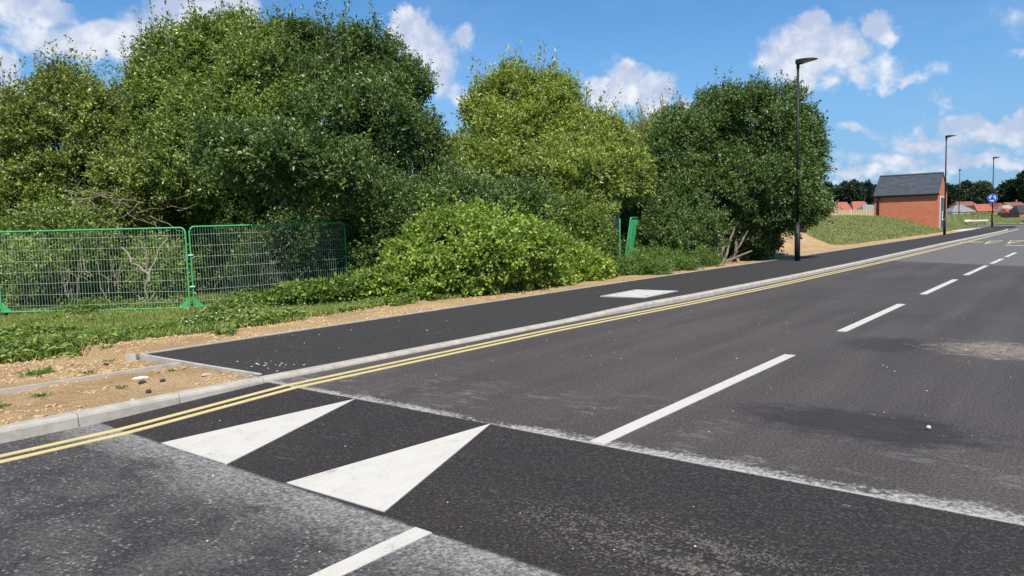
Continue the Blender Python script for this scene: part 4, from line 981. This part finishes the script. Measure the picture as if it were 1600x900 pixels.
blobs = [  # centre px, py, half-width, half-height, weight, wispiness
 (150, 62, 120, 34, 1.0), (230, 58, 70, 36, 1.0), (60, 20, 90, 22, .85), (290, 22, 50, 30, 1.1), (350, 10, 60, 26, .9), (5, 125, 35, 40, .9),
 (640, 52, 30, 36, 1.1), (678, 75, 46, 32, 1.0), (732, 62, 24, 22, .95), (690, 120, 34, 40, .8), (712, 155, 22, 24, .7),
 (972, 122, 24, 26, 1.05), (960, 148, 52, 24, 1.0), (1010, 150, 26, 24, .9), (1060, 175, 30, 18, .6),
 (1272, 44, 20, 22, 1.1), (1262, 84, 58, 42, 1.1), (1318, 84, 46, 40, 1.0), (1372, 50, 26, 28, .9), (1360, 108, 50, 30, .75), (1310, 130, 50, 22, .7), (1415, 118, 36, 16, .55),
 (1440, 222, 90, 20, .68), (1530, 205, 50, 24, .88), (1590, 195, 26, 34, 1.0), (1400, 250, 110, 16, .70), (1540, 250, 100, 20, .78), (1330, 200, 40, 14, .6), (1575, 30, 50, 24, .42), (1470, 168, 40, 10, .4), (1590, 80, 40, 16, .35), (1340, 268, 130, 16, .66)]
wp = g.vmath('SCALE', g.vmath('SUBTRACT', g.noise(D, 14, 5, .62, color=True), (.5, .5, .5)), (0, 0, 0)); wp.s.node.inputs[3].default_value = .085
Dw = g.vmath('ADD', D, wp)
n1 = g.noise(D, 9, 5, .55); n2 = g.noise(D, 30, 4, .55)
off = (view_dir(760, 400)-view_dir(800, 450))
lit_off = tuple((UP*.011-RT*.009)[:])
Dl = g.vmath('ADD', D, lit_off)
m1_, m2_ = g.noise(Dl, 9, 5, .55), g.noise(Dl, 30, 4, .55)
dens, hgt = None, None
for px, py, wx, wy, wt in blobs:
    c = view_dir(px, py); a = view_dir(px+10, py)-c; ax_ = a.normalized(); scale = a.length/10
    rx, ry = wx*scale*2.0, wy*scale*2.0
    mp = g.N.new('ShaderNodeMapping'); mp.vector_type = 'TEXTURE'; g.put(mp.inputs[0], Dw)
    zax = c; xax = (ax_-zax*ax_.dot(zax)).normalized(); yax = zax.cross(xax)
    e = Matrix((xax, yax, zax)).transposed().to_euler('XYZ')
    mp.inputs['Location'].default_value = c[:]; mp.inputs['Rotation'].default_value = e[:]; mp.inputs['Scale'].default_value = (rx, ry, 4)
    ln = g.vmath('LENGTH', V(g, mp.outputs[0]), out=1)
    s_, y_, z_ = g.sep(V(g, mp.outputs[0]))
    v = g.mapr(ln, 0, 1.0, wt, 0.0)
    dens = v if dens is None else g.math('SMOOTH_MAX', dens, v, .12)
    hh = v*y_; hgt = hh if hgt is None else hgt+hh
dn = dens+(n1-.5)*.75+(n2-.5)*.45
mask = g.mapr(dn, .27, .60, 0, 1, True)
lit = g.mapr((n1-m1_)*3.2+(n2-m2_)*1.3+hgt*.55, -.35, .55, 0, 1, True)
ccol = g.mix(lit, (3.9, 4.5, 5.9), (7.2, 7.3, 7.6))
veil = g.mapr(g.noise(g.vmath('MULTIPLY', D, (1, 1, 3.0)), 5, 6, .65), .5, .8, 0, .22)
lowz = g.sep(D)[2]; hz = g.mapr(lowz, 0.0, .30, .75, 0.0, True)
gam = g.mix(1.0, V(g, sky.outputs[0]), (.50, .84, 1.10), 'MULTIPLY')
base = g.mix(hz, gam, (2.0, 3.5, 5.6)); base = g.mix(veil, base, (3.4, 4.5, 6.2))
col = g.mix(mask*.93, base, ccol)
g.put(bg.inputs[0], col); bg.inputs[1].default_value = .10

cam = bpy.data.cameras.new('camera'); cam.sensor_width = 36; cam.lens = 36*1160/1600; cam.clip_end = 6000; cam.clip_start = .05
co = bpy.data.objects.new('camera', cam); COL.objects.link(co)
mw = Matrix((RT, UP, -fw)).transposed().to_4x4(); mw.translation = (0, 0, CAM_H); co.matrix_world = mw; SC.camera = co
SC.view_settings.view_transform = 'Standard'; SC.view_settings.look = 'None'; SC.view_settings.exposure = .42; SC.view_settings.gamma = 1
SC.view_settings.use_curve_mapping = False
SC.cycles.max_bounces = 6; SC.cycles.transparent_max_bounces = 4; SC.cycles.use_denoising = True
